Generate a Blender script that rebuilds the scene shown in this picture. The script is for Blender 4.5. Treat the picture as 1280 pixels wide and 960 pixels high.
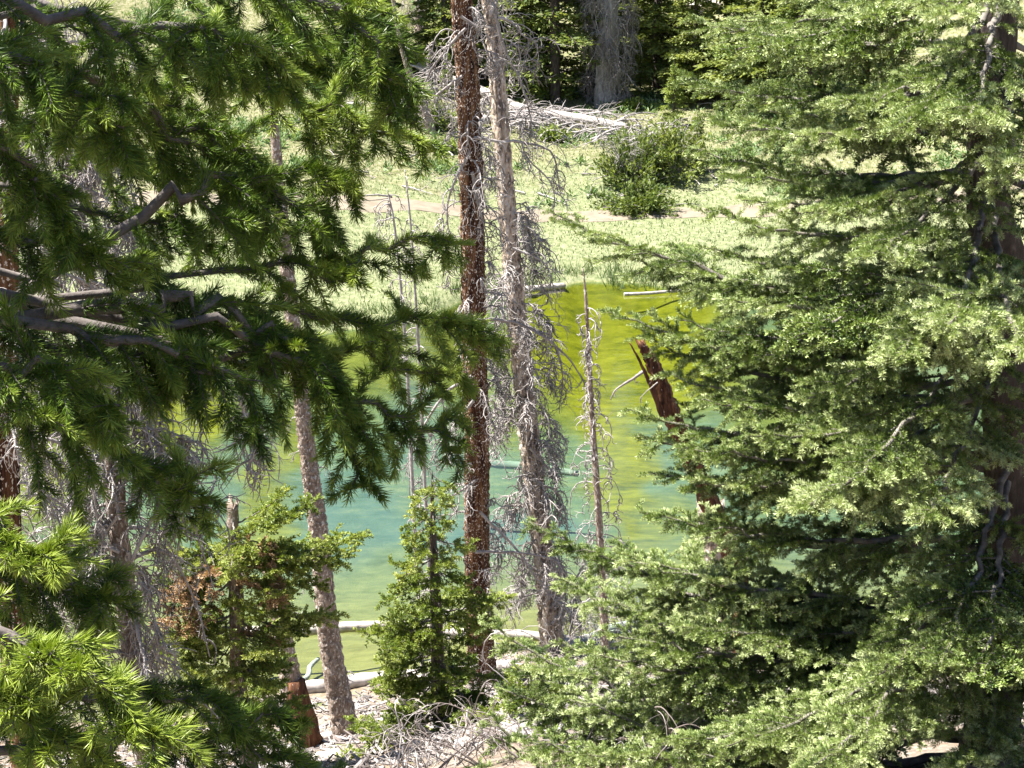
import bpy, math
import numpy as np

rng = np.random.default_rng(11)
R = math.radians
S = bpy.context.scene
for o in list(bpy.data.objects):
    bpy.data.objects.remove(o)

# ------------------------------------------------------------------ camera, sky, sun, exposure
CAM_Z, PITCH, HFOV = 10.0, R(14.0), R(30.0)
FPX = 640.0 / math.tan(HFOV / 2)            # focal length in pixels of a 1280 px wide picture
cam_data = bpy.data.cameras.new("camera")
cam = bpy.data.objects.new("camera", cam_data)
S.collection.objects.link(cam)
cam.location = (0, 0, CAM_Z)
cam.rotation_euler = (R(90) - PITCH, 0, 0)
cam_data.angle = HFOV
cam_data.clip_start, cam_data.clip_end = 0.1, 1500
S.camera = cam

SUN_EL, SUN_AZ = R(64), R(-84)             # azimuth clockwise from +Y: from the left and a little behind
world = bpy.data.worlds.new("World")
S.world = world
world.use_nodes = True
wn = world.node_tree
sky = wn.nodes.new("ShaderNodeTexSky")
sky.sky_type = 'NISHITA'
sky.sun_disc = False
sky.sun_elevation = SUN_EL
sky.sun_rotation = SUN_AZ
wn.nodes["Background"].inputs["Strength"].default_value = 0.05
wn.links.new(sky.outputs[0], wn.nodes["Background"].inputs[0])
sun_data = bpy.data.lights.new("sun", 'SUN')
sun_data.energy = 5.0
sun_data.angle = R(0.5)
sun_data.color = (1.0, 0.95, 0.87)
sun = bpy.data.objects.new("sun", sun_data)
S.collection.objects.link(sun)
sun_dir = np.array([math.sin(SUN_AZ) * math.cos(SUN_EL), math.cos(SUN_AZ) * math.cos(SUN_EL), math.sin(SUN_EL)])
from mathutils import Vector
sun.rotation_euler = Vector(sun_dir).to_track_quat('Z', 'Y').to_euler()
S.view_settings.view_transform = 'Standard'
S.view_settings.look = 'None'
S.view_settings.exposure = 2.0
S.view_settings.gamma = 1.0
S.view_settings.use_curve_mapping = False
S.cycles.max_bounces = 5
S.cycles.diffuse_bounces = 1
S.cycles.transparent_max_bounces = 12
S.cycles.caustics_reflective = False
S.cycles.caustics_refractive = False

# ------------------------------------------------------------------ small helpers
UP = np.array([0.0, 0.0, 1.0])


def ray(px, py):
    x, v = (px - 640.0) / FPX, (480.0 - py) / FPX
    return np.array([x, math.cos(PITCH) + v * math.sin(PITCH), -math.sin(PITCH) + v * math.cos(PITCH)])


def at(px, py, depth):
    """The point that lies `depth` metres out from the camera on the sight line."""
    d = ray(px, py)
    return np.array([0, 0, CAM_Z]) + d * (depth / d[1])


def nrm(a):
    return a / np.maximum(np.linalg.norm(a, axis=-1, keepdims=True), 1e-9)


class Geo:
    def __init__(self):
        self.v, self.q, self.t, self.a, self.n = [], [], [], [], 0

    def add(self, v, q=None, t=None, a=0.0):
        v = np.asarray(v, dtype=np.float32).reshape(-1, 3)
        if q is not None and len(q):
            self.q.append(np.asarray(q, dtype=np.int64).reshape(-1, 4) + self.n)
        if t is not None and len(t):
            self.t.append(np.asarray(t, dtype=np.int64).reshape(-1, 3) + self.n)
        self.v.append(v)
        self.a.append(np.broadcast_to(np.asarray(a, dtype=np.float32), (len(v),)).copy())
        self.n += len(v)

    def mesh(self, name, mat, smooth=False):
        v = np.concatenate(self.v)
        q = np.concatenate(self.q) if self.q else np.zeros((0, 4), np.int64)
        t = np.concatenate(self.t) if self.t else np.zeros((0, 3), np.int64)
        me = bpy.data.meshes.new(name)
        me.vertices.add(len(v))
        me.vertices.foreach_set("co", v.ravel())
        loops = np.concatenate([q.ravel(), t.ravel()]).astype(np.int32)
        me.loops.add(len(loops))
        me.loops.foreach_set("vertex_index", loops)
        nf = len(q) + len(t)
        me.polygons.add(nf)
        starts = np.concatenate([np.arange(len(q)) * 4, len(q) * 4 + np.arange(len(t)) * 3]).astype(np.int32)
        me.polygons.foreach_set("loop_start", starts)
        me.polygons.foreach_set("use_smooth", np.full(nf, smooth))
        me.update(calc_edges=True)
        at_ = me.attributes.new("tone", 'FLOAT', 'POINT')
        at_.data.foreach_set("value", np.concatenate(self.a))
        me.materials.append(mat)
        return me

    def build(self, name, mat, parent=None, smooth=False):
        o = bpy.data.objects.new(name, self.mesh(name, mat, smooth))
        S.collection.objects.link(o)
        if parent is not None:
            o.parent = parent
            w = parent
            off = np.zeros(3)
            while w is not None:
                off += np.array(w.location)
                w = w.parent
            o.data.transform(__import__("mathutils").Matrix.Translation(-Vector(off)))
        return o


def tag(o, label=None, cat=None, group=None, kind=None):
    if label: o["label"] = label
    if cat: o["category"] = cat
    if group: o["group"] = group
    if kind: o["kind"] = kind
    return o


def thing(name, loc, label, cat, group=None):
    o = bpy.data.objects.new(name, None)
    S.collection.objects.link(o)
    o.location = [float(c) for c in loc]
    o.empty_display_size = 0.2
    return tag(o, label, cat, group)


def resample(pts, n):
    """Smooth Catmull-Rom path through control points."""
    p = np.asarray(pts, float)
    p = np.vstack([2 * p[0] - p[1], p, 2 * p[-1] - p[-2]])
    m = len(p) - 3
    u = np.linspace(0, m - 1e-6, n)
    i = u.astype(int)
    f = (u - i)[:, None]
    a, b, c, d = p[i], p[i + 1], p[i + 2], p[i + 3]
    return 0.5 * (2 * b + (c - a) * f + (2 * a - 5 * b + 4 * c - d) * f ** 2 + (3 * b - a - 3 * c + d) * f ** 3)


def tangents(P):
    return nrm(np.gradient(P, axis=-2))


def tubes(g, P, r, k=5, tone=0.0, lump=0.0):
    """P (M,N,3) paths, r (M,N) radii -> k-sided tubes closed by a point at the far end."""
    P = np.asarray(P, float)
    if P.ndim == 2:
        P, r = P[None], np.asarray(r)[None]
    M, N, _ = P.shape
    T = tangents(P)
    ref = np.where(np.abs(T[:, :1, 2:3]) > 0.75, np.array([0.83, 0.5, 0.25]), np.array([0.1, 0.15, 1.0]))
    U = nrm(np.cross(T, ref))
    W = np.cross(T, U)
    ang = np.arange(k) * 2 * math.pi / k
    rr = np.repeat(np.asarray(r)[:, :, None], k, axis=2)
    if lump:
        rr = rr * (1 + lump * rng.standard_normal(rr.shape))
    V = P[:, :, None, :] + rr[..., None] * (np.cos(ang)[None, None, :, None] * U[:, :, None, :] + np.sin(ang)[None, None, :, None] * W[:, :, None, :])
    V = V.reshape(-1, 3)
    m, n, j = np.meshgrid(np.arange(M), np.arange(N - 1), np.arange(k), indexing='ij')
    a = m * N * k + n * k + j
    b = m * N * k + n * k + (j + 1) % k
    q = np.stack([a, b, b + k, a + k], -1).reshape(-1, 4)
    tip = P[:, -1] + T[:, -1] * np.asarray(r)[:, -1:]
    mm, jj = np.meshgrid(np.arange(M), np.arange(k), indexing='ij')
    a = mm * N * k + (N - 1) * k + jj
    b = mm * N * k + (N - 1) * k + (jj + 1) % k
    t = np.stack([a, b, M * N * k + mm], -1).reshape(-1, 3)
    tone = np.broadcast_to(np.asarray(tone, float).reshape(-1, 1), (M, N * k)) if np.ndim(tone) else np.full((M, N * k), tone)
    g.add(np.vstack([V, tip]), q, t, np.concatenate([tone.ravel(), tone[:, 0]]))


def grow(start, d, length, n, grav=0.0, wob=0.1, curl=None, up_end=0.0):
    """Vectorised twigs: start (M,3), d (M,3), length (M,) -> (M,n,3)."""
    M = len(start)
    P = np.zeros((M, n, 3))
    P[:, 0] = start
    d = nrm(np.array(d, float))
    ds = (np.asarray(length) / (n - 1))[:, None]
    gv = np.broadcast_to(np.asarray(grav, float), (M,))[:, None]
    for i in range(1, n):
        P[:, i] = P[:, i - 1] + d * ds
        d = d + rng.standard_normal((M, 3)) * wob
        d[:, 2:3] -= gv / (n - 1)
        if up_end and i > n * 0.5:
            d[:, 2] += up_end * 2 / (n - 1)
        if curl is not None:
            d = d + np.cross(curl, d) / (n - 1)
        d = nrm(d)
    return P


def pick(P, m, t):
    """Points and tangents on paths P[m] at parameter t."""
    N = P.shape[1]
    u = np.clip(t, 0, 0.9999) * (N - 1)
    i = u.astype(int)
    f = (u - i)[:, None]
    a, b = P[m, i], P[m, i + 1]
    return a * (1 - f) + b * f, nrm(b - a)


def side_shoots(P, lens, spacing, t0, k, lmin, lmax, ang, tilt, pw=0.9, hang=0.0):
    """Alternate side shoots on paths; returns start, dir, length, parent index, parent parameter."""
    cnt = np.maximum(1, ((1 - t0) * lens / spacing).astype(int))
    m = np.repeat(np.arange(len(P)), cnt)
    first = np.concatenate([[0], np.cumsum(cnt)[:-1]])
    idx = np.arange(len(m)) - np.repeat(first, cnt)
    t = t0 + (1 - t0) * (idx + rng.uniform(0.2, 0.9, len(m))) / np.repeat(cnt, cnt)
    pos, tan = pick(P, m, t)
    s = np.where(idx % 2 == 0, 1.0, -1.0)
    h = nrm(np.cross(tan, UP) + 1e-6)
    nn = np.cross(h, tan)
    th = rng.standard_normal(len(m)) * tilt
    side = (np.cos(th)[:, None] * h + np.sin(th)[:, None] * nn) * s[:, None]
    if hang:
        hh = rng.random(len(m)) < hang
        side[hh] = nrm(side[hh] * 0.35 + np.array([0, 0, -1.0]))
    a = ang + rng.standard_normal(len(m)) * 0.15
    d = np.cos(a)[:, None] * tan + np.sin(a)[:, None] * side
    L = np.clip(k * np.repeat(lens, cnt) * (1 - t) ** pw * rng.uniform(0.65, 1.2, len(m)) + lmin * rng.uniform(0.6, 1.3, len(m)), 0, lmax)
    return pos, d, L, m, t


def plen(P):
    return np.linalg.norm(np.diff(P, axis=1), axis=2).sum(1)


def along(P, lens, dens, t0=0.0):
    n = np.maximum(1, (lens * (1 - t0) * dens).astype(int))
    m = np.repeat(np.arange(len(P)), n)
    t = t0 + (1 - t0) * rng.random(len(m))
    p, d = pick(P, m, t)
    return p, d, m, t


def needle_dirs(T, fwd, up, spread=0.18):
    M = len(T)
    U = nrm(np.cross(T, np.array([0.12, 0.2, 1.0])))
    W = np.cross(T, U)
    ph = rng.uniform(0, 2 * math.pi, M)
    a = fwd + rng.standard_normal(M) * spread
    d = np.cos(a)[:, None] * T + np.sin(a)[:, None] * (np.cos(ph)[:, None] * U + np.sin(ph)[:, None] * W)
    d[:, 2] += up
    return nrm(d)


def needles_flat(g, p, d, L, w, tone):
    """One diamond leaf per needle (fir): base, two sides, tip."""
    M = len(p)
    s = nrm(np.cross(d, rng.standard_normal((M, 3)) * 0.7 + UP))
    L = np.broadcast_to(L, (M,))[:, None]
    mid = p + d * L * 0.55
    V = np.stack([p, mid + s * w / 2, p + d * L, mid - s * w / 2], 1).reshape(-1, 3)
    q = np.arange(M * 4).reshape(-1, 4)
    g.add(V, q, None, np.repeat(tone, 4))


def needles_round(g, p, d, T, L, w, tone):
    """Three-sided slightly bent needle (spruce)."""
    M = len(p)
    u = nrm(np.cross(d, rng.standard_normal((M, 3))))
    v = np.cross(d, u)
    L = np.broadcast_to(L, (M,))[:, None]
    bend = nrm(T * 0.6 + UP * 0.5) * L * 0.12
    ang = np.array([0, 2.094, 4.189])
    ring = np.cos(ang)[None, :, None] * u[:, None] + np.sin(ang)[None, :, None] * v[:, None]
    b = p[:, None] + ring * w * 0.35
    m = (p + d * L * 0.55 - bend * 0.3)[:, None] + ring * w * 0.5
    tip = (p + d * L + bend)[:, None]
    V = np.concatenate([b, m, tip], 1).reshape(-1, 3)
    o = (np.arange(M) * 7)[:, None]
    q = np.concatenate([np.stack([o + i, o + (i + 1) % 3, o + 3 + (i + 1) % 3, o + 3 + i], -1) for i in range(3)]).reshape(-1, 4)
    t = np.concatenate([np.stack([o + 3 + i, o + 3 + (i + 1) % 3, o + 6], -1) for i in range(3)]).reshape(-1, 3)
    g.add(V, q, t, np.repeat(tone, 7))


# ------------------------------------------------------------------ materials
def mat_new(name):
    m = bpy.data.materials.new(name)
    m.use_nodes = True
    nt = m.node_tree
    return m, nt, nt.nodes["Principled BSDF"], nt.nodes["Material Output"]


def nd(nt, typ, **kw):
    n = nt.nodes.new(typ)
    for k, v in kw.items():
        setattr(n, k, v)
    return n


def noise(nt, vec, scale, detail=4, rough=0.6, stretch=None):
    if stretch is not None:
        mp = nd(nt, "ShaderNodeMapping")
        mp.inputs["Scale"].default_value = stretch
        nt.links.new(vec, mp.inputs[0])
        vec = mp.outputs[0]
    n = nd(nt, "ShaderNodeTexNoise")
    n.inputs["Scale"].default_value = scale
    n.inputs["Detail"].default_value = detail
    n.inputs["Roughness"].default_value = rough
    nt.links.new(vec, n.inputs["Vector"])
    return n.outputs["Fac"]


def ramp(nt, fac, stops):
    r = nd(nt, "ShaderNodeValToRGB")
    e = r.color_ramp.elements
    while len(e) < len(stops):
        e.new(0.5)
    for el, (p, c) in zip(e, stops):
        el.position = p
        el.color = (*c, 1) if len(c) == 3 else c
    nt.links.new(fac, r.inputs[0])
    return r.outputs[0]


def mix(nt, fac, a, b, blend='MIX'):
    m = nd(nt, "ShaderNodeMix", data_type='RGBA', blend_type=blend)
    for sock, val in ((m.inputs[0], fac), (m.inputs[6], a), (m.inputs[7], b)):
        if hasattr(val, "is_output"):
            nt.links.new(val, sock)
        elif isinstance(val, (int, float)):
            sock.default_value = val
        else:
            sock.default_value = (*val, 1)
    return m.outputs[2]


def mth(nt, op, a, b=None, clamp=False):
    m = nd(nt, "ShaderNodeMath", operation=op, use_clamp=clamp)
    for s, v in zip(m.inputs, (a, b)):
        if v is None: continue
        if hasattr(v, "is_output"): nt.links.new(v, s)
        else: s.default_value = v
    return m.outputs[0]


def attr(nt, name):
    a = nd(nt, "ShaderNodeAttribute", attribute_name=name)
    return a.outputs["Fac"]


def bump(nt, bsdf, h, strength, dist=0.02):
    b = nd(nt, "ShaderNodeBump")
    b.inputs["Strength"].default_value = strength
    b.inputs["Distance"].default_value = dist
    nt.links.new(h, b.inputs["Height"])
    nt.links.new(b.outputs[0], bsdf.inputs["Normal"])


def mat_needles(name, dark, light, tip, transl=0.3, rough=0.5):
    m, nt, b, out = mat_new(name)
    tone = attr(nt, "tone")
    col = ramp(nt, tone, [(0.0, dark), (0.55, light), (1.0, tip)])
    nt.links.new(col, b.inputs["Base Color"])
    b.inputs["Roughness"].default_value = rough
    b.inputs["Specular IOR Level"].default_value = 0.35
    tr = nd(nt, "ShaderNodeBsdfTranslucent")
    tc = mix(nt, 0.6, col, (1.0, 0.95, 0.25), 'MULTIPLY')
    nt.links.new(tc, tr.inputs[0])
    ms = nd(nt, "ShaderNodeMixShader")
    ms.inputs[0].default_value = transl
    nt.links.new(b.outputs[0], ms.inputs[1])
    nt.links.new(tr.outputs[0], ms.inputs[2])
    nt.links.new(ms.outputs[0], out.inputs[0])
    return m


def mat_bark(name, stops, scale=14, stretch=(1, 1, 0.22), flecks=None, fleck_at=0.66, bump_s=0.6, fleck_scale=60):
    m, nt, b, out = mat_new(name)
    co = nd(nt, "ShaderNodeTexCoord").outputs["Object"]
    n1 = noise(nt, co, scale, 6, 0.7, stretch)
    col = ramp(nt, n1, stops)
    if flecks:
        n2 = noise(nt, co, fleck_scale, 2, 0.5, (1, 1, 0.55))
        f = ramp(nt, n2, [(fleck_at, (0, 0, 0)), (fleck_at + 0.05, (1, 1, 1))])
        col = mix(nt, f, col, flecks)
    nt.links.new(col, b.inputs["Base Color"])
    b.inputs["Roughness"].default_value = 0.9
    b.inputs["Specular IOR Level"].default_value = 0.2
    bump(nt, b, n1, bump_s, 0.03)
    return m


def mat_plain(name, a, c, scale=20, rough=0.85, stretch=None, tone_to=None):
    m, nt, b, out = mat_new(name)
    co = nd(nt, "ShaderNodeTexCoord").outputs["Object"]
    n1 = noise(nt, co, scale, 5, 0.65, stretch)
    col = ramp(nt, n1, [(0.32, a), (0.68, c)])
    if tone_to:
        col = mix(nt, attr(nt, "tone"), col, tone_to)
    nt.links.new(col, b.inputs["Base Color"])
    b.inputs["Roughness"].default_value = rough
    b.inputs["Specular IOR Level"].default_value = 0.25
    bump(nt, b, n1, 0.3, 0.02)
    return m


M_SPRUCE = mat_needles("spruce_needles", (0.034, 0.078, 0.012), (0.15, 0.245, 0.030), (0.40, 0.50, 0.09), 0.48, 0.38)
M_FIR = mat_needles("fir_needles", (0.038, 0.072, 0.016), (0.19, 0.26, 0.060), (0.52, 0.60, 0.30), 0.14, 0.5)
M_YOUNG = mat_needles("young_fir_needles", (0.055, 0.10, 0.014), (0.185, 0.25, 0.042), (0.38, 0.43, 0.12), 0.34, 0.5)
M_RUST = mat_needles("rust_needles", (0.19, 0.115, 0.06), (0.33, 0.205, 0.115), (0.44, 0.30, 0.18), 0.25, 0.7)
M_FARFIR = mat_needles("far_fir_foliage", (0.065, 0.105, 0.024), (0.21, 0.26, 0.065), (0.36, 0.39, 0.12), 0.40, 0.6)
M_SPRUCE_WOOD = mat_plain("spruce_wood", (0.07, 0.06, 0.055), (0.16, 0.14, 0.13), 45)
M_FIR_WOOD = mat_plain("fir_wood", (0.07, 0.06, 0.05), (0.24, 0.22, 0.20), 12)
M_DEAD = mat_plain("weathered_wood", (0.20, 0.18, 0.17), (0.46, 0.43, 0.42), 18, 0.85, None, (0.14, 0.115, 0.105))
M_BARK_RED = mat_bark("red_brown_bark", [(0.34, (0.012, 0.006, 0.005)), (0.45, (0.055, 0.022, 0.012)), (0.56, (0.145, 0.070, 0.032)), (0.68, (0.25, 0.15, 0.085))], 17, (1, 1, 0.10), (0.60, 0.52, 0.45), 0.59, 1.0, 58)
M_BARK_TAN = mat_bark("peeling_tan_bark", [(0.30, (0.05, 0.04, 0.036)), (0.44, (0.17, 0.14, 0.125)), (0.52, (0.46, 0.36, 0.27)), (0.62, (0.62, 0.57, 0.53))], 13, (1, 1, 0.25), (0.6, 0.55, 0.52), 0.60, 0.9, 30)
M_BARK_GREY = mat_bark("scaly_grey_bark", [(0.28, (0.06, 0.042, 0.032)), (0.45, (0.22, 0.165, 0.13)), (0.62, (0.36, 0.29, 0.245)), (0.8, (0.50, 0.43, 0.38))], 26, (1, 1, 0.45), (0.60, 0.55, 0.5), 0.58, 0.9, 45)
M_BARK_DARK = mat_bark("dark_fir_bark", [(0.3, (0.035, 0.028, 0.025)), (0.55, (0.10, 0.08, 0.07)), (0.75, (0.25, 0.22, 0.2))], 16, (1, 1, 0.3), None, bump_s=0.8)
M_REDWOOD = mat_bark("raw_red_wood", [(0.32, (0.018, 0.008, 0.006)), (0.48, (0.075, 0.032, 0.018)), (0.62, (0.18, 0.085, 0.04)), (0.75, (0.36, 0.24, 0.15))], 16, (1, 1, 0.1), (0.55, 0.45, 0.38), 0.68, 0.8, 30)
M_LOG = mat_plain("bleached_log", (0.24, 0.21, 0.19), (0.52, 0.48, 0.45), 9, 0.9, None)
M_SUNK = mat_plain("sunken_wood", (0.13, 0.16, 0.12), (0.20, 0.225, 0.17), 5, 0.9)
M_STONE = mat_plain("pale_stone", (0.28, 0.24, 0.21), (0.58, 0.53, 0.49), 6, 0.9)

# ------------------------------------------------------------------ terrain
XN = np.array([-26, -15, -7, -4, -2, 0, 1.5, 4, 10, 20.0])
YN = np.array([23, 22.6, 22.4, 22.8, 23.7, 24.8, 25.2, 25.2, 25.4, 24.0])
XF = np.array([-26, -22, -15, -10, -6, -3, -1, 0.6, 2, 4, 8, 14, 18, 20.0])
YF = np.array([23, 33, 39.5, 42.0, 43.6, 46.2, 49.2, 51.0, 51.6, 51.2, 49.5, 43, 32, 24.0])


def wig(x, s):
    return 0.22 * np.sin(x * 1.7 + s) + 0.12 * np.sin(x * 4.1 + 2 * s) + 0.06 * np.sin(x * 9.7 + s)


def vnoise(x, y, s):
    return (np.sin(x * 1.31 / s + 1.7 * np.sin(y * 0.83 / s)) * np.cos(y * 1.17 / s + 1.3 * np.sin(x * 0.71 / s + 2.0)))


def height(x, y):
    x = np.asarray(x, float)
    y = np.asarray(y, float)
    inside = (x > -26) & (x < 20)
    yn = np.interp(x, XN, YN) + wig(x, 1.0) * 0.5
    yf = np.interp(x, XF, YF) + wig(x, 3.0)
    yf = np.maximum(yf, yn + 0.01)
    d = yn - y
    near = 0.10 * np.minimum(d, 2.2) + 0.385 * np.clip(d - 2.2, 0, 24) + 0.08 * np.maximum(d - 26.2, 0)
    near = near + 0.05 * vnoise(x, y, 0.5) * np.clip(d, 0, 1) + 0.10 * vnoise(x, y, 1.7) * np.clip(d / 3, 0, 1)
    f = y - yf
    far = 0.22 * (1 - np.exp(-np.maximum(f, 0) / 1.0)) + 0.03 * np.clip(f, 0, 9) + 0.10 * np.clip(f - 9, 0, 22) + 0.26 * np.maximum(np.minimum(f, 150) - 31, 0)
    far = far + 0.10 * vnoise(x, y, 2.6) * np.clip((f - 11) / 6, 0, 1) + 0.8 * vnoise(x, y, 11) * np.clip((f - 36) / 30, 0, 1)
    s = np.clip((y - yn) / np.maximum(yf - yn, 0.02), 0, 1)
    bed = -1.7 * np.sin(math.pi * s) ** 0.8
    bed = bed + 0.08 * vnoise(x, y, 0.9) * np.clip(-bed, 0, 1)
    h = np.where(y < yn, near, np.where(y > yf, far, bed))
    return np.where(inside, h, np.where(y < 24, near, np.maximum(far, 0.3)))


def on_ground(px, py, lo=3.0, hi=300.0):
    d = ray(px, py)
    d = d / d[1]
    ys = np.linspace(lo, hi, 12000)
    z = CAM_Z + d[2] * ys
    hit = np.nonzero(z <= height(d[0] * ys, ys))[0]
    yy = ys[hit[0]] if len(hit) else hi
    return np.array([d[0] * yy, yy, height(d[0] * yy, yy)])


def base_at(px, depth):
    """Ground point under the sight-line column px at a given distance."""
    x = (px - 640) / FPX * depth / math.cos(PITCH)      # good enough near the frame's middle rows
    return np.array([x, depth, float(height(x, depth))])


def sheet(xs, ys, zf):
    X, Y = np.meshgrid(xs, ys)
    V = np.stack([X, Y, zf(X, Y)], -1).reshape(-1, 3)
    nx, ny = len(xs), len(ys)
    i, j = np.meshgrid(np.arange(nx - 1), np.arange(ny - 1))
    a = (j * nx + i).ravel()
    return V, np.stack([a, a + 1, a + nx + 1, a + nx], -1)


xs = np.unique(np.concatenate([np.linspace(-400, -60, 12), np.linspace(-60, -26, 35), np.arange(-26, 22, 0.28), np.linspace(22, 60, 40), np.linspace(60, 400, 12)]))
ys = np.unique(np.concatenate([np.linspace(-60, -15, 8), np.arange(-15, 20, 0.4), np.arange(20, 56, 0.24), np.arange(56, 100, 0.6), np.linspace(100, 500, 60)]))
V, q = sheet(xs, ys, height)


# algae and marl patches with tree and sky reflections painted into the pond bed: (pixel x, pixel y) of the middle, half sizes, amount
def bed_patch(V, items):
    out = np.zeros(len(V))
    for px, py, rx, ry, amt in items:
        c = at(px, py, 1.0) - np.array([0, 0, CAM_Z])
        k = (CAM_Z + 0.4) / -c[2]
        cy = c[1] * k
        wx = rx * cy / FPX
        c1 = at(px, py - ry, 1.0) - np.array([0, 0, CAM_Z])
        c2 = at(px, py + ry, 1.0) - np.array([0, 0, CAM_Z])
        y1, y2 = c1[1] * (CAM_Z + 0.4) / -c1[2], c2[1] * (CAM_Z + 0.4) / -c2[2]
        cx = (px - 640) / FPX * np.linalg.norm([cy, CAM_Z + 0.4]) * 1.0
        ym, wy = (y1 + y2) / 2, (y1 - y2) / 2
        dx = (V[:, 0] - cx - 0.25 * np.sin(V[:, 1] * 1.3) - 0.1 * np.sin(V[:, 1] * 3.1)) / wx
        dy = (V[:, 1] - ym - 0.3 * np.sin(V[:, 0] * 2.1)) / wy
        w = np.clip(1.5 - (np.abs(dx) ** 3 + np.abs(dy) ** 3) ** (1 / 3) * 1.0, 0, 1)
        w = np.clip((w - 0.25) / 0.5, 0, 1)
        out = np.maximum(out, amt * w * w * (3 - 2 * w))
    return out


algae_refl = bed_patch(V, [(770, 415, 140, 55, 1.0), (782, 530, 40, 110, 0.95), (690, 430, 60, 50, 0.7), (630, 455, 40, 45, 0.55), (332, 560, 30, 80, 0.75),
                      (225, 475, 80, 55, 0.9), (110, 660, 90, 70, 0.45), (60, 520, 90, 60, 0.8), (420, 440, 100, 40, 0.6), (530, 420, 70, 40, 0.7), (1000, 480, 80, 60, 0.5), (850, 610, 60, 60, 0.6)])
deep_sky = bed_patch(V, [(620, 588, 95, 26, 0.45), (430, 575, 70, 60, 0.35), (720, 760, 22, 26, 0.5), (820, 600, 40, 40, 0.2)])  # bluer deep water, with sky reflection painted into the bed colour
g = Geo()
g.add(V, q)
M_GROUND, nt, b, out = mat_new("meadow_and_slope")
geo = nd(nt, "ShaderNodeNewGeometry")
pos = geo.outputs["Position"]
sep = nd(nt, "ShaderNodeSeparateXYZ")
nt.links.new(pos, sep.inputs[0])
y_, z_ = sep.outputs[1], sep.outputs[2]
# near slope: pale litter, grit, rusty needle litter, a little green
nA = noise(nt, pos, 14.0, 9, 0.8)
nB = noise(nt, pos, 1.6, 4, 0.6)
nC = noise(nt, pos, 42.0, 3, 0.7)
near_c = ramp(nt, nA, [(0.30, (0.10, 0.075, 0.055)), (0.45, (0.20, 0.16, 0.125)), (0.58, (0.33, 0.285, 0.24)), (0.72, (0.48, 0.43, 0.39))])
near_c = mix(nt, ramp(nt, nB, [(0.52, (0, 0, 0)), (0.66, (0.45, 0.45, 0.45))]), near_c, (0.24, 0.125, 0.065))
nG = noise(nt, pos, 2.3, 5, 0.7)
near_c = mix(nt, ramp(nt, nG, [(0.56, (0, 0, 0)), (0.66, (0.7, 0.7, 0.7))]), near_c, (0.12, 0.19, 0.04))
# far meadow
f1 = noise(nt, pos, 0.9, 6, 0.7)
f2 = noise(nt, pos, 7.0, 4, 0.7, (1, 0.5, 1))
grass_c = ramp(nt, f2, [(0.30, (0.10, 0.125, 0.055)), (0.50, (0.175, 0.195, 0.10)), (0.68, (0.28, 0.28, 0.17))])
dry = ramp(nt, f2, [(0.30, (0.075, 0.095, 0.035)), (0.48, (0.155, 0.16, 0.075)), (0.68, (0.30, 0.265, 0.19))])
up_fac = nd(nt, "ShaderNodeMapRange")
up_fac.inputs[1].default_value, up_fac.inputs[2].default_value = 0.45, 1.6
up_fac.inputs[3].default_value, up_fac.inputs[4].default_value = -0.22, 0.16
nt.links.new(z_, up_fac.inputs[0])
fsum = mth(nt, 'ADD', f1, up_fac.outputs[0])
far_c = mix(nt, ramp(nt, fsum, [(0.44, (0, 0, 0)), (0.62, (1, 1, 1))]), grass_c, dry)
isfar = nd(nt, "ShaderNodeMapRange")
isfar.inputs[1].default_value, isfar.inputs[2].default_value = 33, 34
nt.links.new(y_, isfar.inputs[0])
land = mix(nt, isfar.outputs[0], near_c, far_c)
# pond bed
b1 = noise(nt, pos, 2.4, 8, 0.72, (0.6, 1.2, 1))
b2 = noise(nt, pos, 0.55, 4, 0.6, (1, 0.8, 1))
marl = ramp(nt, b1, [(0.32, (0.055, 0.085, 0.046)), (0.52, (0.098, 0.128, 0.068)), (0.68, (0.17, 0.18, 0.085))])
alg_refl = ramp(nt, b1, [(0.30, (0.055, 0.062, 0.003)), (0.48, (0.140, 0.130, 0.003)), (0.68, (0.225, 0.20, 0.010))])
al_f = mth(nt, 'ADD', attr(nt, "algae_refl"), mth(nt, 'MULTIPLY', mth(nt, 'SUBTRACT', b2, 0.5), 0.7), True)  # one mask for algae and the painted reflection streaks
bed_c = mix(nt, al_f, marl, alg_refl)
bed_c = mix(nt, attr(nt, "deep_sky"), bed_c, (0.05, 0.10, 0.125))
shal = nd(nt, "ShaderNodeMapRange")          # olive silt in the near shallows
shal.inputs[1].default_value, shal.inputs[2].default_value = 35.5, 28.5
nt.links.new(mth(nt, 'ADD', y_, mth(nt, 'MULTIPLY', b2, 2.0)), shal.inputs[0])
silt = ramp(nt, b1, [(0.3, (0.12, 0.105, 0.03)), (0.6, (0.22, 0.19, 0.06)), (0.75, (0.31, 0.27, 0.12))])
bed_c = mix(nt, shal.outputs[0], bed_c, silt)
wet = nd(nt, "ShaderNodeMapRange")
wet.inputs[1].default_value, wet.inputs[2].default_value = 0.03, -0.06
nt.links.new(z_, wet.inputs[0])
allc = mix(nt, wet.outputs[0], land, bed_c)
nt.links.new(allc, b.inputs["Base Color"])
b.inputs["Roughness"].default_value = 0.95
b.inputs["Specular IOR Level"].default_value = 0.1
bump(nt, b, mth(nt, 'ADD', nA, mth(nt, 'MULTIPLY', nC, 0.6)), 0.7, 0.06)
ground = g.build("ground", M_GROUND, smooth=True)
for nm, arr in (("algae_refl", algae_refl), ("deep_sky", deep_sky)):
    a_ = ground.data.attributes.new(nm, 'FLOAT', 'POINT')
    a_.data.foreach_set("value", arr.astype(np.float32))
tag(ground, kind="structure")

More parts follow.
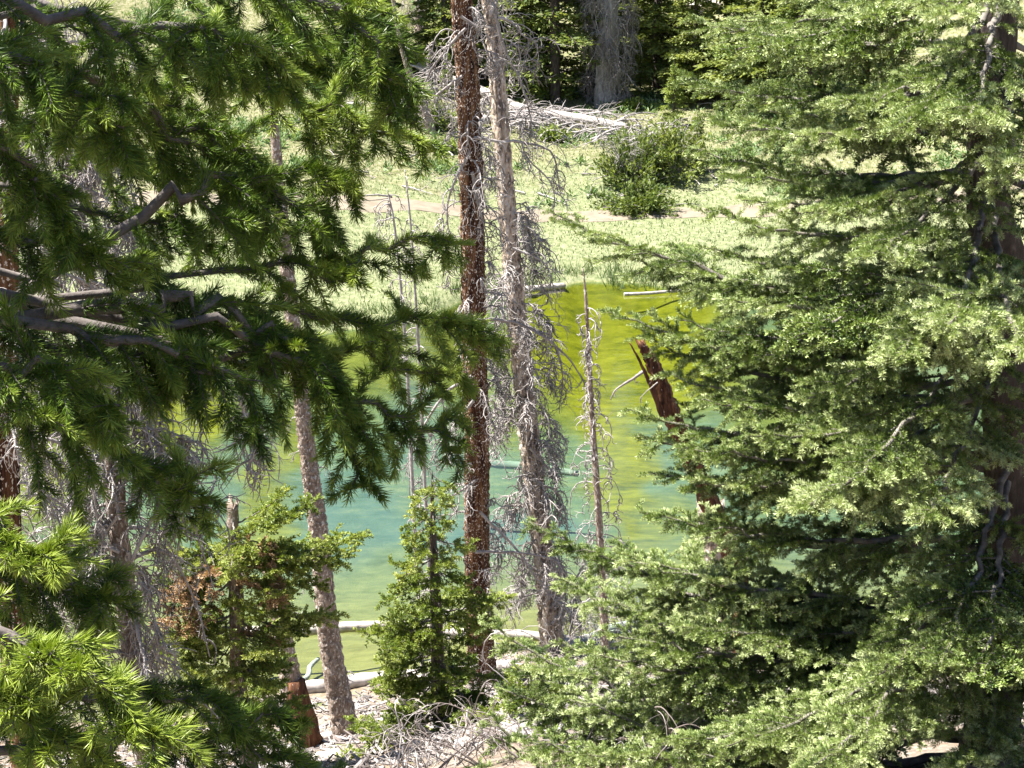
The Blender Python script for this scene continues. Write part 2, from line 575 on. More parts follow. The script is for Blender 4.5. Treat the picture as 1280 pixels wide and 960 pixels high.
# water
M_WATER, nt, b, out = mat_new("clear_pond_water")
pos = nd(nt, "ShaderNodeNewGeometry").outputs["Position"]
tr = nd(nt, "ShaderNodeBsdfTransparent")
tr.inputs[0].default_value = (0.86, 0.97, 0.93, 1)
gl = nd(nt, "ShaderNodeBsdfGlossy")
gl.inputs["Roughness"].default_value = 0.03
fr = nd(nt, "ShaderNodeFresnel")
fr.inputs[0].default_value = 1.33
bp = nd(nt, "ShaderNodeBump")
bp.inputs["Strength"].default_value = 0.13
bp.inputs["Distance"].default_value = 0.05
nt.links.new(noise(nt, pos, 3.2, 4, 0.6, (0.55, 1.4, 1)), bp.inputs["Height"])
nt.links.new(bp.outputs[0], gl.inputs["Normal"])
nt.links.new(bp.outputs[0], fr.inputs["Normal"])
ms = nd(nt, "ShaderNodeMixShader")
nt.links.new(fr.outputs[0], ms.inputs[0])
nt.links.new(tr.outputs[0], ms.inputs[1])
nt.links.new(gl.outputs[0], ms.inputs[2])
nt.links.new(ms.outputs[0], out.inputs[0])
nt.nodes.remove(b)
V, q = sheet(np.linspace(-27, 21, 25), np.linspace(20, 54, 20), lambda X, Y: X * 0)
g = Geo()
g.add(V, q)
tag(g.build("water", M_WATER, smooth=True), kind="structure")

# dirt track across the meadow
M_PATH = mat_plain("dirt_track", (0.15, 0.125, 0.092), (0.22, 0.19, 0.145), 2.2, 0.95)
xs_ = np.linspace(-32, 34, 160)
prof = np.linspace(-1, 1, 9)
V = []
for x in xs_:
    c = 59.9 + 0.5 * math.sin(x * 0.21) - 0.006 * (x - 3) ** 2
    w = 0.72 + 0.15 * math.sin(x * 0.9) + 0.1 * math.sin(x * 2.7)
    yy = c + prof * w
    V.append(np.stack([np.full(9, x), yy, height(np.full(9, x), yy) + 0.03 - 0.02 * np.abs(prof) ** 4], -1))
V = np.array(V).reshape(-1, 3)
i, j = np.meshgrid(np.arange(8), np.arange(len(xs_) - 1))
a = (j * 9 + i).ravel()
g = Geo()
g.add(V, np.stack([a, a + 9, a + 10, a + 1], -1))
tag(g.build("path", M_PATH, smooth=True), kind="structure")

# grass of the far meadow
M_GRASS = mat_needles("meadow_grass", (0.045, 0.095, 0.024), (0.100, 0.165, 0.050), (0.205, 0.235, 0.120), 0.25, 0.6)


def grass_field(name, n, x0, x1, y0, y1, hmin, hmax, w, tone_fn, keep):
    x = rng.uniform(x0, x1, n)
    y = rng.uniform(y0, y1, n)
    k = keep(x, y)
    x, y = x[k], y[k]
    z = height(x, y)
    p = np.stack([x, y, z - 0.02], -1)
    d = nrm(np.stack([rng.normal(0, 0.35, len(x)), rng.normal(0, 0.35, len(x)), np.ones(len(x))], -1))
    L = rng.uniform(hmin, hmax, len(x))
    s = nrm(np.cross(d, rng.standard_normal((len(x), 3))))
    ww = w * rng.uniform(0.6, 1.4, len(x))[:, None]
    V = np.stack([p - s * ww, p + s * ww, p + d * L[:, None]], 1).reshape(-1, 3)
    g = Geo()
    g.add(V, None, np.arange(len(x) * 3).reshape(-1, 3), np.repeat(tone_fn(x, y), 3))
    return tag(g.build(name, M_GRASS), kind="stuff", label="short grass of the sunny far bank around the dirt track", cat="grass")


def far_keep(x, y):
    yf = np.interp(x, XF, YF)
    c = 59.9 + 0.5 * np.sin(x * 0.21) - 0.006 * (x - 3) ** 2
    return (y > yf + 0.15) & (np.abs(y - c) > rng.uniform(0.62, 0.95, len(x))) & (height(x, y) > 0.06)


def far_tone(x, y):
    yf = np.interp(x, XF, YF)
    d = y - yf
    t = 0.35 + 0.3 * vnoise(x, y, 1.2) + 0.22 * vnoise(x + 3, y, 0.45) + 0.2 * np.clip((d - 10) / 8, 0, 1) + 0.35 * np.clip(1 - d / 1.8, 0, 1)
    return np.clip(t + rng.normal(0, 0.16, len(x)), 0, 1)


grass_field("grass", 70000, -16, 15, 44, 84, 0.04, 0.14, 0.016, far_tone, far_keep)


M_WEED = mat_needles("leafy_weeds", (0.06, 0.12, 0.04), (0.15, 0.24, 0.09), (0.30, 0.36, 0.16), 0.3, 0.6)
n = 9000
x, y = rng.uniform(-16, 16, n), rng.uniform(61, 92, n)
k_ = (vnoise(x, y, 1.9) + 0.4 * vnoise(x, y, 0.8) > rng.uniform(0.1, 0.9, n))
x, y = x[k_], y[k_]
g = Geo()
m = np.repeat(np.arange(len(x)), 22)
cz = height(x, y)
rad = rng.uniform(0.1, 0.4, len(x))
dirs = nrm(np.stack([rng.normal(0, 1, len(m)), rng.normal(0, 1, len(m)), np.abs(rng.normal(0.7, 0.5, len(m)))], -1))
p = np.stack([x, y, cz], -1)[m] + dirs * (rad[m] * rng.uniform(0.1, 0.9, len(m)))[:, None]
needles_flat(g, p, dirs, rng.uniform(0.08, 0.22, len(m)), 0.06, np.clip(rng.normal(0.45, 0.2, len(x))[m] + rng.normal(0, 0.1, len(m)), 0, 1))
tag(g.build("undergrowth", M_WEED), "patches of low leafy plants on the far slope above the dirt track", "undergrowth", kind="stuff")

def reed_keep(x, y):
    f = y - (np.interp(x, XF, YF) + wig(x, 3.0))
    return (f > -0.35) & (f < 1.3) & (vnoise(x, y, 0.7) + 0.5 * vnoise(x, y, 0.25) > -0.2)


grass_field("grass", 60000, -14, 10, 41, 54, 0.18, 0.48, 0.012, lambda x, y: np.clip(rng.normal(0.62, 0.22, len(x)), 0, 1), reed_keep)["label"] = "pale reedy grass fringing the far waterline"

# ------------------------------------------------------------------ living conifers
def conifer_branch(root, path, r0, mat_wood, mat_leaf, sp1=0.06, sp2=0.045, k1=0.34, k2=0.3, l1max=0.5, l2=(0.03, 0.13), lmin=0.05, tipg=0.28, t0=0.2, ang=0.95,
                   tilt=0.3, droop=0.3, up_end=0.2, dens=420, nl=0.022, nw=0.0035, kind="flat", fwd=0.9, up=0.25, hang=0.0, tone0=0.45, needle_t0=0.3, name="branch", mesh_only=False):
    n = 26
    P = resample(path, n)
    L = float(plen(P[None])[0])
    P[2:-1] += rng.standard_normal((n - 3, 3)) * 0.006 * L
    r = r0 * np.linspace(1, 0.12, n) ** 0.9
    gw, gl_ = Geo(), Geo()
    tubes(gw, P, r, 7, 0.0, 0.13)
    s1, d1, L1, m1, t1 = side_shoots(P[None], np.array([L]), sp1, t0, k1, lmin, l1max, ang, tilt, 0.85, hang)
    P1 = grow(s1, d1, L1, 8, droop * rng.uniform(0.3, 1.4, len(s1)), 0.05, None, up_end)
    tubes(gw, P1, np.outer(np.clip(L1 * 0.013, 0.0015, 0.007), np.linspace(1, 0.35, 8)), 4)
    s2, d2, L2, m2, t2 = side_shoots(P1, L1, sp2, 0.12, k2, l2[0], l2[1], 0.85, tilt * 1.3, 0.8, hang * 0.6)
    P2 = grow(s2, d2, L2, 4, droop * 0.6, 0.05, None, up_end)
    tubes(gw, P2, np.outer(np.full(len(s2), 0.0014), np.linspace(1, 0.5, 4)), 3)
    tone_sh1 = np.clip(tone0 + rng.normal(0, 0.12, len(P1)), 0, 1)
    tone_sh2 = np.clip(tone_sh1[m2] + rng.normal(0, 0.10, len(P2)), 0, 1)
    sets = [(P[None], np.array([L]), np.array([tone0]), needle_t0 + 0.15), (P1, L1, tone_sh1, 0.05), (P2, L2, tone_sh2, 0.0)]
    for Q, ln, tn, q0 in sets:
        p, T, m, t = along(Q, ln, dens, q0)
        d = needle_dirs(T, fwd, up)
        # the last needles close over the shoot's tip
        endf = np.clip((t - 0.8) / 0.2, 0, 1)[:, None]
        d = nrm(d * (1 - 0.55 * endf) + T * 0.55 * endf)
        ll = nl * rng.uniform(0.75, 1.15, len(p)) * rng.uniform(0.7, 1.15, len(Q))[m]
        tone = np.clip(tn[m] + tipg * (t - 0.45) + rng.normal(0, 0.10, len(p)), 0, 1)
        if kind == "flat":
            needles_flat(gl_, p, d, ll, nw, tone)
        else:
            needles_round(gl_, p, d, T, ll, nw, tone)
    o = gw.build(name, mat_wood, root, True)
    gl_.build("needles", mat_leaf, o)
    return o


def trunk_mesh(path, radii, k=16, n=60, lump=0.05, groove=0.0, tone=0.0, cap_flat=False, jag=0.0):
    P = resample(path, n)
    r = np.interp(np.linspace(0, 1, n), np.linspace(0, 1, len(radii)), radii)
    g = Geo()
    T = tangents(P)
    ref = np.array([0.02, 1.0, 0.05])
    U = nrm(np.cross(T, ref))
    W = np.cross(T, U)
    ang = np.arange(k) * 2 * math.pi / k
    ph = rng.uniform(0, 6, 4)
    rr = r[:, None] * (1 + groove * np.sin(ang * 5 + ph[0])[None] + groove * 0.6 * np.sin(ang * 9 + ph[1])[None] + lump * rng.standard_normal((n, k)))
    V = P[:, None] + rr[..., None] * (np.cos(ang)[None, :, None] * U[:, None] + np.sin(ang)[None, :, None] * W[:, None])
    if jag:
        V[-1, :, :] += T[-1] * (rng.uniform(-0.2, 1.0, k)[:, None] * jag)
        V[-2, :, :] += T[-2] * (rng.uniform(-0.1, 0.3, k)[:, None] * jag)
    V = V.reshape(-1, 3)
    i, j = np.meshgrid(np.arange(n - 1), np.arange(k), indexing='ij')
    a = (i * k + j).ravel()
    b = (i * k + (j + 1) % k).ravel()
    c = P[-1] + (T[-1] * r[-1] * (0.0 if not jag else -0.4))
    tt = np.stack([(n - 1) * k + np.arange(k), (n - 1) * k + (np.arange(k) + 1) % k, np.full(k, n * k)], -1)
    g.add(np.vstack([V, c[None]]), np.stack([a, b, b + k, a + k], -1), tt, tone)
    return g, P, r


def bez(a, c, b, n=6):
    t = np.linspace(0, 1, n)[:, None]
    return (1 - t) ** 2 * a + 2 * t * (1 - t) * c + t ** 2 * b


# ---- the big spruce on the left, close to the camera
ST = np.array([-2.05, 2.75, 0.0])
ST[2] = float(height(ST[0], ST[1]))
spruce = thing("spruce_tree", ST, "big dark green spruce with drooping boughs filling the near left side", "tree", "living conifers near the viewer")
g, _, _ = trunk_mesh([ST - [0, 0, 0.3], ST + [0.03, 0, 3], ST + [0.0, 0.05, 7], ST + [0.02, 0, 13]], [0.24, 0.19, 0.13, 0.02], 14, 50, 0.04)
g.build("trunk", M_BARK_DARK, spruce, True)


def from_trunk(T, first, rise=0.0):
    return np.array([T[0], T[1], first[2] + rise])


SPR = dict(kind="round", tipg=0.5, nl=0.0205, nw=0.0013, dens=2100, fwd=0.82, up=0.14, sp1=0.037, sp2=0.085, k1=0.11, k2=0.35, l1max=0.19, lmin=0.035, l2=(0.02, 0.09), droop=0.8, up_end=0.1, tilt=0.5, hang=0.3, ang=0.9)  # tipg pales the shoot tips: new growth plus painted sunlight
spr_list = [  # (points as pixel x, pixel y, distance), base radius, overrides; tone0 paints sunlit boughs paler, shaded ones darker
    ([(-420, -90, 2.6), (-50, 42, 2.8), (130, 105, 3.0), (250, 190, 3.1), (330, 262, 3.2)], 0.016, {}),
    ([(-420, -260, 2.8), (100, -70, 3.0), (330, -10, 3.1), (440, 15, 3.1), (478, 75, 3.1), (492, 140, 3.1)], 0.014, dict(hang=0.3)),
    ([(-420, -120, 3.0), (150, 20, 3.1), (330, 95, 3.2), (450, 150, 3.2), (545, 185, 3.2)], 0.011, dict(tone0=0.62)),
    ([(-420, 60, 3.0), (50, 120, 3.05), (220, 160, 3.1), (360, 205, 3.1), (440, 240, 3.1)], 0.013, dict(tone0=0.5)),
    ([(-420, -120, 2.7), (0, 0, 2.75), (200, 30, 2.8), (300, 50, 2.8), (375, 95, 2.8)], 0.013, {}),
    ([(-300, 560, 2.7), (140, 298, 2.95), (262, 228, 3.0), (340, 240, 3.05), (400, 290, 3.1), (425, 335, 3.1)], 0.0125, dict(t0=0.45)),
    ([(-420, 280, 2.9), (0, 330, 3.0), (200, 335, 3.05), (400, 330, 3.1), (500, 298, 3.1), (585, 304, 3.1)], 0.010, dict(t0=0.45, tone0=0.62, sp1=0.055, sp2=0.12)),
    ([(-420, 410, 2.7), (0, 394, 2.8), (200, 382, 2.9), (290, 388, 2.95), (380, 430, 3.0), (425, 505, 3.0)], 0.017, dict(hang=0.45, tone0=0.3)),
    ([(-420, 340, 3.0), (150, 372, 3.05), (350, 395, 3.1), (490, 392, 3.15), (565, 405, 3.15), (622, 428, 3.15)], 0.010, dict(t0=0.45, tone0=0.65, sp1=0.055, sp2=0.12)),
    ([(-420, 380, 3.1), (200, 400, 3.1), (400, 430, 3.15), (500, 455, 3.2), (588, 488, 3.2)], 0.010, dict(t0=0.45, tone0=0.65, sp1=0.055, sp2=0.12)),
    ([(-420, 380, 2.9), (200, 410, 3.0), (400, 470, 3.05), (510, 520, 3.1), (568, 562, 3.1)], 0.012, dict(t0=0.4, hang=0.4, tone0=0.45, sp1=0.05)),
    ([(-420, 350, 2.8), (150, 390, 2.9), (330, 430, 2.95), (420, 490, 3.0), (442, 560, 3.0), (440, 608, 3.0)], 0.011, dict(t0=0.5, hang=0.4, tone0=0.4, sp1=0.045)),
    ([(-420, 360, 2.7), (0, 400, 2.75), (170, 430, 2.8), (280, 470, 2.8), (325, 545, 2.8)], 0.013, dict(hang=0.5, tone0=0.28)),
    ([(-420, 440, 2.4), (0, 510, 2.5), (100, 542, 2.55), (200, 592, 2.6), (258, 626, 2.6)], 0.012, dict(tone0=0.45)),
    ([(-420, 390, 2.4), (-50, 440, 2.5), (70, 470, 2.5), (150, 520, 2.5)], 0.012, dict(tone0=0.45)),
    ([(-420, 600, 2.3), (-60, 665, 2.3), (30, 685, 2.3), (80, 705, 2.3)], 0.011, dict(tone0=0.8, l1max=0.05, sp1=0.045, sp2=0.2, hang=0.1)),
    ([(-420, 720, 1.9), (-50, 790, 1.9), (60, 820, 1.9), (140, 862, 1.9), (205, 918, 1.9)], 0.010, dict(tone0=1.0, l1max=0.05, sp1=0.045, sp2=0.2, hang=0.1)),
    ([(-420, 800, 1.9), (-50, 850, 1.9), (40, 890, 1.9), (110, 960, 1.9)], 0.010, dict(tone0=1.0, l1max=0.05, sp1=0.045, sp2=0.2, hang=0.1)),
    ([(-420, 880, 2.6), (60, 870, 2.7), (230, 870, 2.75), (375, 905, 2.8)], 0.012, dict(tone0=0.3)),
    ([(-420, 1000, 2.6), (100, 930, 2.7), (270, 930, 2.75), (430, 965, 2.8)], 0.012, dict(tone0=0.3)),
    ([(-420, 660, 2.5), (-40, 700, 2.55), (70, 730, 2.6), (145, 750, 2.6)], 0.011, dict(tone0=0.4)),
    ([(-420, 150, 2.6), (-80, 160, 2.6), (40, 220, 2.65), (80, 300, 2.65)], 0.012, dict(tone0=0.33, hang=0.3)),
    ([(-420, -40, 3.3), (0, 60, 3.3), (180, 130, 3.35), (280, 180, 3.4), (330, 200, 3.4)], 0.012, dict(tone0=0.42)),
    ([(-420, 20, 2.5), (-60, 60, 2.5), (100, 120, 2.55), (170, 190, 2.55)], 0.012, dict(tone0=0.34)),
    ([(-420, -160, 3.4), (200, -60, 3.4), (320, 0, 3.45), (380, 50, 3.45), (400, 95, 3.45)], 0.012, dict(tone0=0.5)),
    ([(-420, 150, 3.2), (0, 235, 3.25), (180, 275, 3.3), (280, 285, 3.3), (335, 305, 3.3)], 0.009, dict(tone0=0.36, hang=0.35)),
    ([(-420, -60, 2.9), (-60, 5, 2.9), (120, 40, 2.9), (240, 60, 2.95), (310, 90, 2.95)], 0.009, dict(tone0=0.40, hang=0.3)),
    ([(-420, 60, 3.3), (0, 150, 3.3), (160, 200, 3.35), (270, 225, 3.35), (340, 235, 3.35)], 0.011, dict(tone0=0.4, hang=0.3)),
    ([(-420, 330, 3.0), (0, 372, 3.05), (180, 410, 3.1), (300, 430, 3.1), (375, 455, 3.1)], 0.012, dict(tone0=0.26, hang=0.5)),
    ([(-420, 340, 2.85), (-60, 400, 2.85), (90, 430, 2.9), (190, 450, 2.9), (240, 480, 2.9)], 0.012, dict(tone0=0.26, hang=0.5)),
    ([(-420, 250, 2.75), (-50, 290, 2.75), (80, 315, 2.75), (180, 335, 2.8)], 0.011, dict(tone0=0.45)),
]
for pts, r0, ov in spr_list:
    W_ = [at(*p) for p in pts]
    path = [from_trunk(ST, W_[0], 0.05)] + W_
    kw = dict(SPR)
    kw.update(t0=0.38)
    kw.update(ov)
    kw['tone0'] = kw.get('tone0', 0.45) + 0.10
    conifer_branch(spruce, path, r0, M_SPRUCE_WOOD, M_SPRUCE, **kw)
# the crown goes on above the frame: its boughs shade the ones in view
for i in range(6):
    z = 12.2 + 2.6 * (i / 6) ** 1.1
    az = rng.uniform(-2.7, 1.9) if i % 3 else rng.uniform(-0.5, 1.2)
    L = rng.uniform(1.5, 2.4) * (1 - 0.09 * (z - 10.9))
    dv = np.array([math.cos(az), math.sin(az), 0])
    a = np.array([ST[0], ST[1], z])
    e = a + dv * L + np.array([0, 0, -0.25 * L])
    if e[1] < 1.2 and abs(e[0]) < 1.0:
        e[1] = 1.3
    kw = dict(SPR)
    kw.update(dens=330, nw=0.0036, nl=0.03, sp1=0.07, sp2=0.06, l1max=0.28, k1=0.2, tone0=0.4)
    conifer_branch(spruce, bez(a, (a + e) / 2 + [0, 0, 0.12 * L], e), 0.016, M_SPRUCE_WOOD, M_SPRUCE, **kw)

# ---- the tall fir on the right
FD = 10.6
FT = base_at(1262, FD)
fir = thing("fir_tree", FT, "tall blue green fir with layered boughs filling the right side", "tree", "living conifers near the viewer")
ftop = FT + np.array([0.1, 0.2, 13.0])
g, fP, fr_ = trunk_mesh([FT - [0, 0, 0.3], at(1262, 700, FD), at(1252, 350, FD), at(1248, 0, FD), ftop], [0.17, 0.15, 0.135, 0.115, 0.02], 16, 70, 0.04, 0.03)
g.build("trunk", M_BARK_DARK, fir, True)


def on_path(P, z):
    i = int(np.argmin(np.abs(P[:, 2] - z)))
    return P[i].copy()


FIR = dict(kind="flat", tipg=0.62, nl=0.028, nw=0.0040, dens=1200, fwd=1.0, up=0.5, sp1=0.055, sp2=0.040, k1=0.34, k2=0.40, l1max=0.50, l2=(0.05, 0.14), droop=0.4, up_end=0.3, tilt=0.22, ang=0.9, t0=0.2, needle_t0=0.4, hang=0.05)
fir_tips = [  # tip pixel x, y, tip distance, how far the root sits above the tip (m)
    (690, 266, 11.6, -0.5), (850, 100, 12.0, 0.1), (868, 20, 12.2, 0.1), (960, -15, 11.4, 0.2), (880, 150, 11.2, 0.0), (850, 335, 11.6, 0.1),
    (760, 388, 11.2, -0.35), (880, 430, 10.6, 0.0), (785, 512, 11.0, -0.2), (800, 545, 10.9, -0.1), (812, 590, 10.9, 0.0), (870, 600, 10.4, 0.1), (800, 640, 10.6, -0.1), (770, 690, 11.0, -0.2), (620, 860, 11.6, -0.3), (800, 420, 11.3, -0.2), (850, 400, 10.8, -0.1), (828, 468, 11.0, -0.1), (800, 325, 11.6, -0.2), (900, 375, 10.4, 0.0), (868, 500, 10.4, 0.0), (855, 560, 10.5, 0.0), (935, 545, 9.8, 0.1), (600, 905, 11.2, -0.3), (585, 960, 11.0, -0.15), (645, 925, 10.6, -0.1), (720, 940, 10.2, 0.0), (700, 800, 10.9, -0.3), (820, 930, 9.6, 0.2), (862, 185, 11.4, 0.0), (900, 215, 10.6, 0.0), (875, 262, 10.9, -0.1), (935, 140, 10.4, 0.1), (1005, 265, 9.7, 0.2), (1040, 130, 9.6, 0.25), (925, 25, 10.8, 0.1), (880, 310, 10.8, -0.1), (830, 640, 11.6, 0.1), (660, 652, 11.2, -0.75),
    (690, 720, 11.6, -0.5), (600, 778, 11.8, -0.6), (640, 830, 11.4, -0.4), (690, 870, 11.0, -0.3), (670, 955, 10.8, 0.0), (760, 1010, 10.4, 0.1),
    (1120, 450, 8.9, 0.5), (1185, 410, 8.8, 0.45), (1275, 450, 8.6, 0.5), (1060, 600, 8.9, 0.6), (1150, 655, 8.8, 0.5), (985, 640, 9.2, 0.5),
    (1175, 830, 8.7, 0.5), (1090, 855, 8.8, 0.5), (1010, 965, 8.7, 0.5), (1235, 930, 9.2, 0.3), (1190, 975, 8.9, 0.3), (1275, 860, 9.3, 0.3), (1215, 150, 8.9, 0.5), (1125, 160, 9.2, 0.5),
    (1285, 210, 8.8, 0.5), (900, 935, 9.4, 0.4), (840, 780, 10.3, 0.0), 
    (1000, 500, 9.4, 0.3), (1080, 320, 9.2, 0.3), (930, 250, 10.2, 0.1), (990, 170, 10.0, 0.2), (960, 60, 10.4, 0.2),
    (1180, 20, 9.2, 0.5), (780, 700, 10.8, -0.1), (750, 790, 10.6, -0.1), 
]
for k_, (px, py, D, dz) in enumerate(fir_tips):
    tip = at(px, py, D)
    root = on_path(fP, tip[2] + dz)
    L = np.linalg.norm(tip - root)
    mid = root * 0.45 + tip * 0.55 + np.array([0, 0, -0.10 * L])
    kw = dict(FIR)
    kw["tone0"] = float(np.clip(0.44 + 0.10 * rng.standard_normal() + (0.10 if D < 9.3 else 0), 0.3, 0.75))
    conifer_branch(fir, bez(root, mid, tip), 0.012 + 0.006 * L, M_FIR_WOOD, M_FIR, **kw)
for i in range(32):
    z = 4.9 + 9.4 * (i / 32) ** 1.05
    az = i * 2.4 + rng.uniform(-0.3, 0.3)
    L = max(0.5, 2.4 * (1 - (z - 4.6) / 14.0)) * rng.uniform(0.8, 1.1)
    root = on_path(fP, z)
    tip = root + np.array([math.cos(az) * L, math.sin(az) * L, -0.22 * L])
    kw = dict(FIR)
    kw.update(dens=420, nw=0.011, sp1=0.045, sp2=0.045, k1=0.46, l1max=0.62, tone0=0.36, tipg=0.5)
    conifer_branch(fir, bez(root, (root + tip) / 2 + [0, 0, -0.05 * L], tip), 0.012 + 0.006 * L, M_FIR_WOOD, M_FIR, **kw)


# ---- young green fir in the middle, and the broken-topped fir on the left
def small_fir(root, P, specs, tone_add=0.05, **over):
    for (tx, ty, D, dz, mat) in specs:
        tip = at(tx, ty, D)
        a = on_path(P, tip[2] + dz)
        L = np.linalg.norm(tip - a)
        kw = dict(kind="flat", nl=0.034, nw=0.012, dens=420, fwd=0.95, up=0.4, sp1=0.042, sp2=0.042, k1=0.45, k2=0.45, l1max=0.32, l2=(0.05, 0.13), droop=0.2, up_end=0.35, tilt=0.4, ang=0.95, t0=0.2, needle_t0=0.3)
        kw.update(over)
        o = conifer_branch(root, bez(a, a * 0.45 + tip * 0.55 + [0, 0, -0.1 * L], tip), 0.006 + 0.005 * L, M_FIR_WOOD, mat, tone0=float(np.clip(0.5 + tone_add + 0.15 * rng.standard_normal(), 0.25, 0.8)), **kw)
        if mat is M_RUST:
            o["label"] = "branch with rust brown dead needles"


D = 17.0
YB = base_at(552, D)
young = thing("fir_tree", YB, "slim young green fir standing alone before the pond, in front of the red brown trunk", "tree", "living conifers near the viewer")
g, yP, _ = trunk_mesh([YB - [0, 0, 0.2], at(549, 880, D), at(545, 760, D), at(541, 660, D), at(540, 588, D)], [0.085, 0.072, 0.055, 0.03, 0.006], 12, 50, 0.04)
g.build("trunk", M_BARK_DARK, young, True)
spec = []
for i, py in enumerate(np.linspace(594, 950, 66)):
    f = (py - 590) / 360.0
    az = i * 2.4 + rng.uniform(-0.4, 0.4)
    w = (26 + 105 * f ** 0.75) * rng.uniform(0.6, 1.1)
    spec.append((541 + w * math.cos(az), py + 0.16 * w + 10, D + math.sin(az) * w / FPX * D, 0.10 + 0.05 * f, M_YOUNG))
spec += [(450, 790, 16.8, -0.05, M_YOUNG), (470, 850, 16.7, 0.1, M_YOUNG), (455, 925, 16.6, 0.1, M_YOUNG), (640, 745, 17.2, -0.1, M_YOUNG), (625, 890, 16.6, 0.15, M_YOUNG), (480, 820, 16.3, 0.2, M_YOUNG)]
small_fir(young, yP, spec)

for px, D, ytop, wid, lab in ((662, 15.6, 822, 95, "low bushy young fir at the lower edge right of the slim young fir"), (598, 16.3, 880, 60, "small young fir close right of the slim young fir's foot")):
    YB = base_at(px, D)
    yf_ = thing("fir_tree", YB, lab, "tree", "living conifers near the viewer")
    g, yP, _ = trunk_mesh([YB - [0, 0, 0.2], at(px, 940, D), at(px - 2, (940 + ytop) / 2, D), at(px - 3, ytop, D)], [0.05, 0.042, 0.026, 0.005], 10, 40, 0.04)
    g.build("trunk", M_BARK_DARK, yf_, True)
    spec = []
    for i, py in enumerate(np.linspace(ytop + 8, 965, 40)):
        f = (py - ytop) / 140.0
        az = i * 2.4 + rng.uniform(-0.4, 0.4)
        w = (18 + wid * f ** 0.8) * rng.uniform(0.6, 1.1)
        spec.append((px + w * math.cos(az), py + 0.1 * w, D + math.sin(az) * w / FPX * D, 0.10, M_YOUNG))
    small_fir(yf_, yP, spec)

D = 16.0
BB = base_at(300, D)
brk = thing("fir_tree", BB, "half dead fir with a snapped grey top and some rust brown needles", "tree", "living conifers near the viewer")
g, bP, _ = trunk_mesh([BB - [0, 0, 0.2], at(300, 880, D), at(296, 760, D), at(292, 680, D), at(291, 634, D)], [0.085, 0.075, 0.065, 0.055, 0.05], 14, 46, 0.06, 0.05, jag=0.12)
g.build("trunk", M_BARK_GREY, brk, True)
spec = []
for i, py in enumerate(np.linspace(680, 930, 44)):
    az = i * 2.4 + rng.uniform(-0.4, 0.4)
    w = rng.uniform(60, 115)
    spec.append((296 + w * math.cos(az), py + 5, D + math.sin(az) * w / FPX * D, 0.12, M_YOUNG))
spec += [(360, 612, 15.9, -0.35, M_YOUNG), (455, 668, 16.1, -0.2, M_YOUNG), (440, 690, 15.9, -0.2, M_YOUNG), (395, 625, 15.8, -0.35, M_YOUNG), (200, 660, 15.9, -0.1, M_YOUNG), (180, 690, 15.7, -0.1, M_YOUNG),
         (230, 650, 16.2, -0.1, M_YOUNG), (425, 770, 15.8, 0.05, M_YOUNG), (190, 725, 16.0, 0.1, M_YOUNG), (165, 740, 15.8, 0.1, M_YOUNG), (380, 700, 15.7, 0.05, M_YOUNG), (150, 810, 15.8, 0.1, M_YOUNG), (200, 800, 15.5, 0.1, M_YOUNG),
         (195, 780, 15.5, 0.25, M_RUST), (205, 750, 15.4, 0.25, M_RUST), (352, 750, 15.6, 0.15, M_RUST), (350, 700, 15.7, 0.1, M_RUST), (345, 800, 15.8, 0.15, M_RUST)]
small_fir(brk, bP, spec, tone_add=0.15)


# ------------------------------------------------------------------ dead trees
def dead_branch(root, path, r0, n_twig=10, tw=(0.12, 0.35), curl=3.0, grav=1.2, tone=0.0, sub=3, tr_=0.0062, mat=None, name="branch"):
    n = 22
    P = resample(path, n)
    L = float(plen(P[None])[0])
    P[1:] += np.cumsum(rng.standard_normal((n - 1, 3)) * 0.006 * L, axis=0) * 0.6
    g = Geo()
    tubes(g, P, r0 * np.linspace(1, 0.25, n), 6, tone, 0.10)
    if n_twig:
        t = rng.uniform(0.12, 1.0, n_twig)
        p, T = pick(P[None], np.zeros(n_twig, int), t)
        side = nrm(np.cross(T, rng.standard_normal((n_twig, 3))))
        d = nrm(T * 0.6 + side)
        ln = rng.uniform(*tw, n_twig)
        ax = nrm(np.cross(d, -UP) + 0.3 * rng.standard_normal((n_twig, 3))) * (curl * rng.uniform(0.3, 1.3, n_twig))[:, None]
        Q = grow(p, d, ln, 10, grav * 0.3, 0.10, ax)
        tt = np.clip(tone + rng.normal(0, 0.18, n_twig), 0, 1)
        tubes(g, Q, np.outer(tr_ * rng.uniform(0.8, 1.6, n_twig), np.linspace(1, 0.45, 10)), 4, tt)
        if sub:
            m = np.repeat(np.arange(n_twig), sub)
            p, T = pick(Q, m, rng.uniform(0.15, 0.95, len(m)))
            d = nrm(T + 0.9 * nrm(rng.standard_normal((len(m), 3))))
            ln2 = ln[m] * rng.uniform(0.25, 0.6, len(m))
            ax = nrm(rng.standard_normal((len(m), 3))) * (curl * rng.uniform(0.3, 1.2, len(m)))[:, None]
            Q2 = grow(p, d, ln2, 6, grav * 0.4, 0.12, ax)
            tubes(g, Q2, np.outer(tr_ * 0.7 * rng.uniform(0.8, 1.4, len(m)), np.linspace(1, 0.5, 6)), 3, tt[m])
    return g.build(name, mat or M_DEAD, root, True)


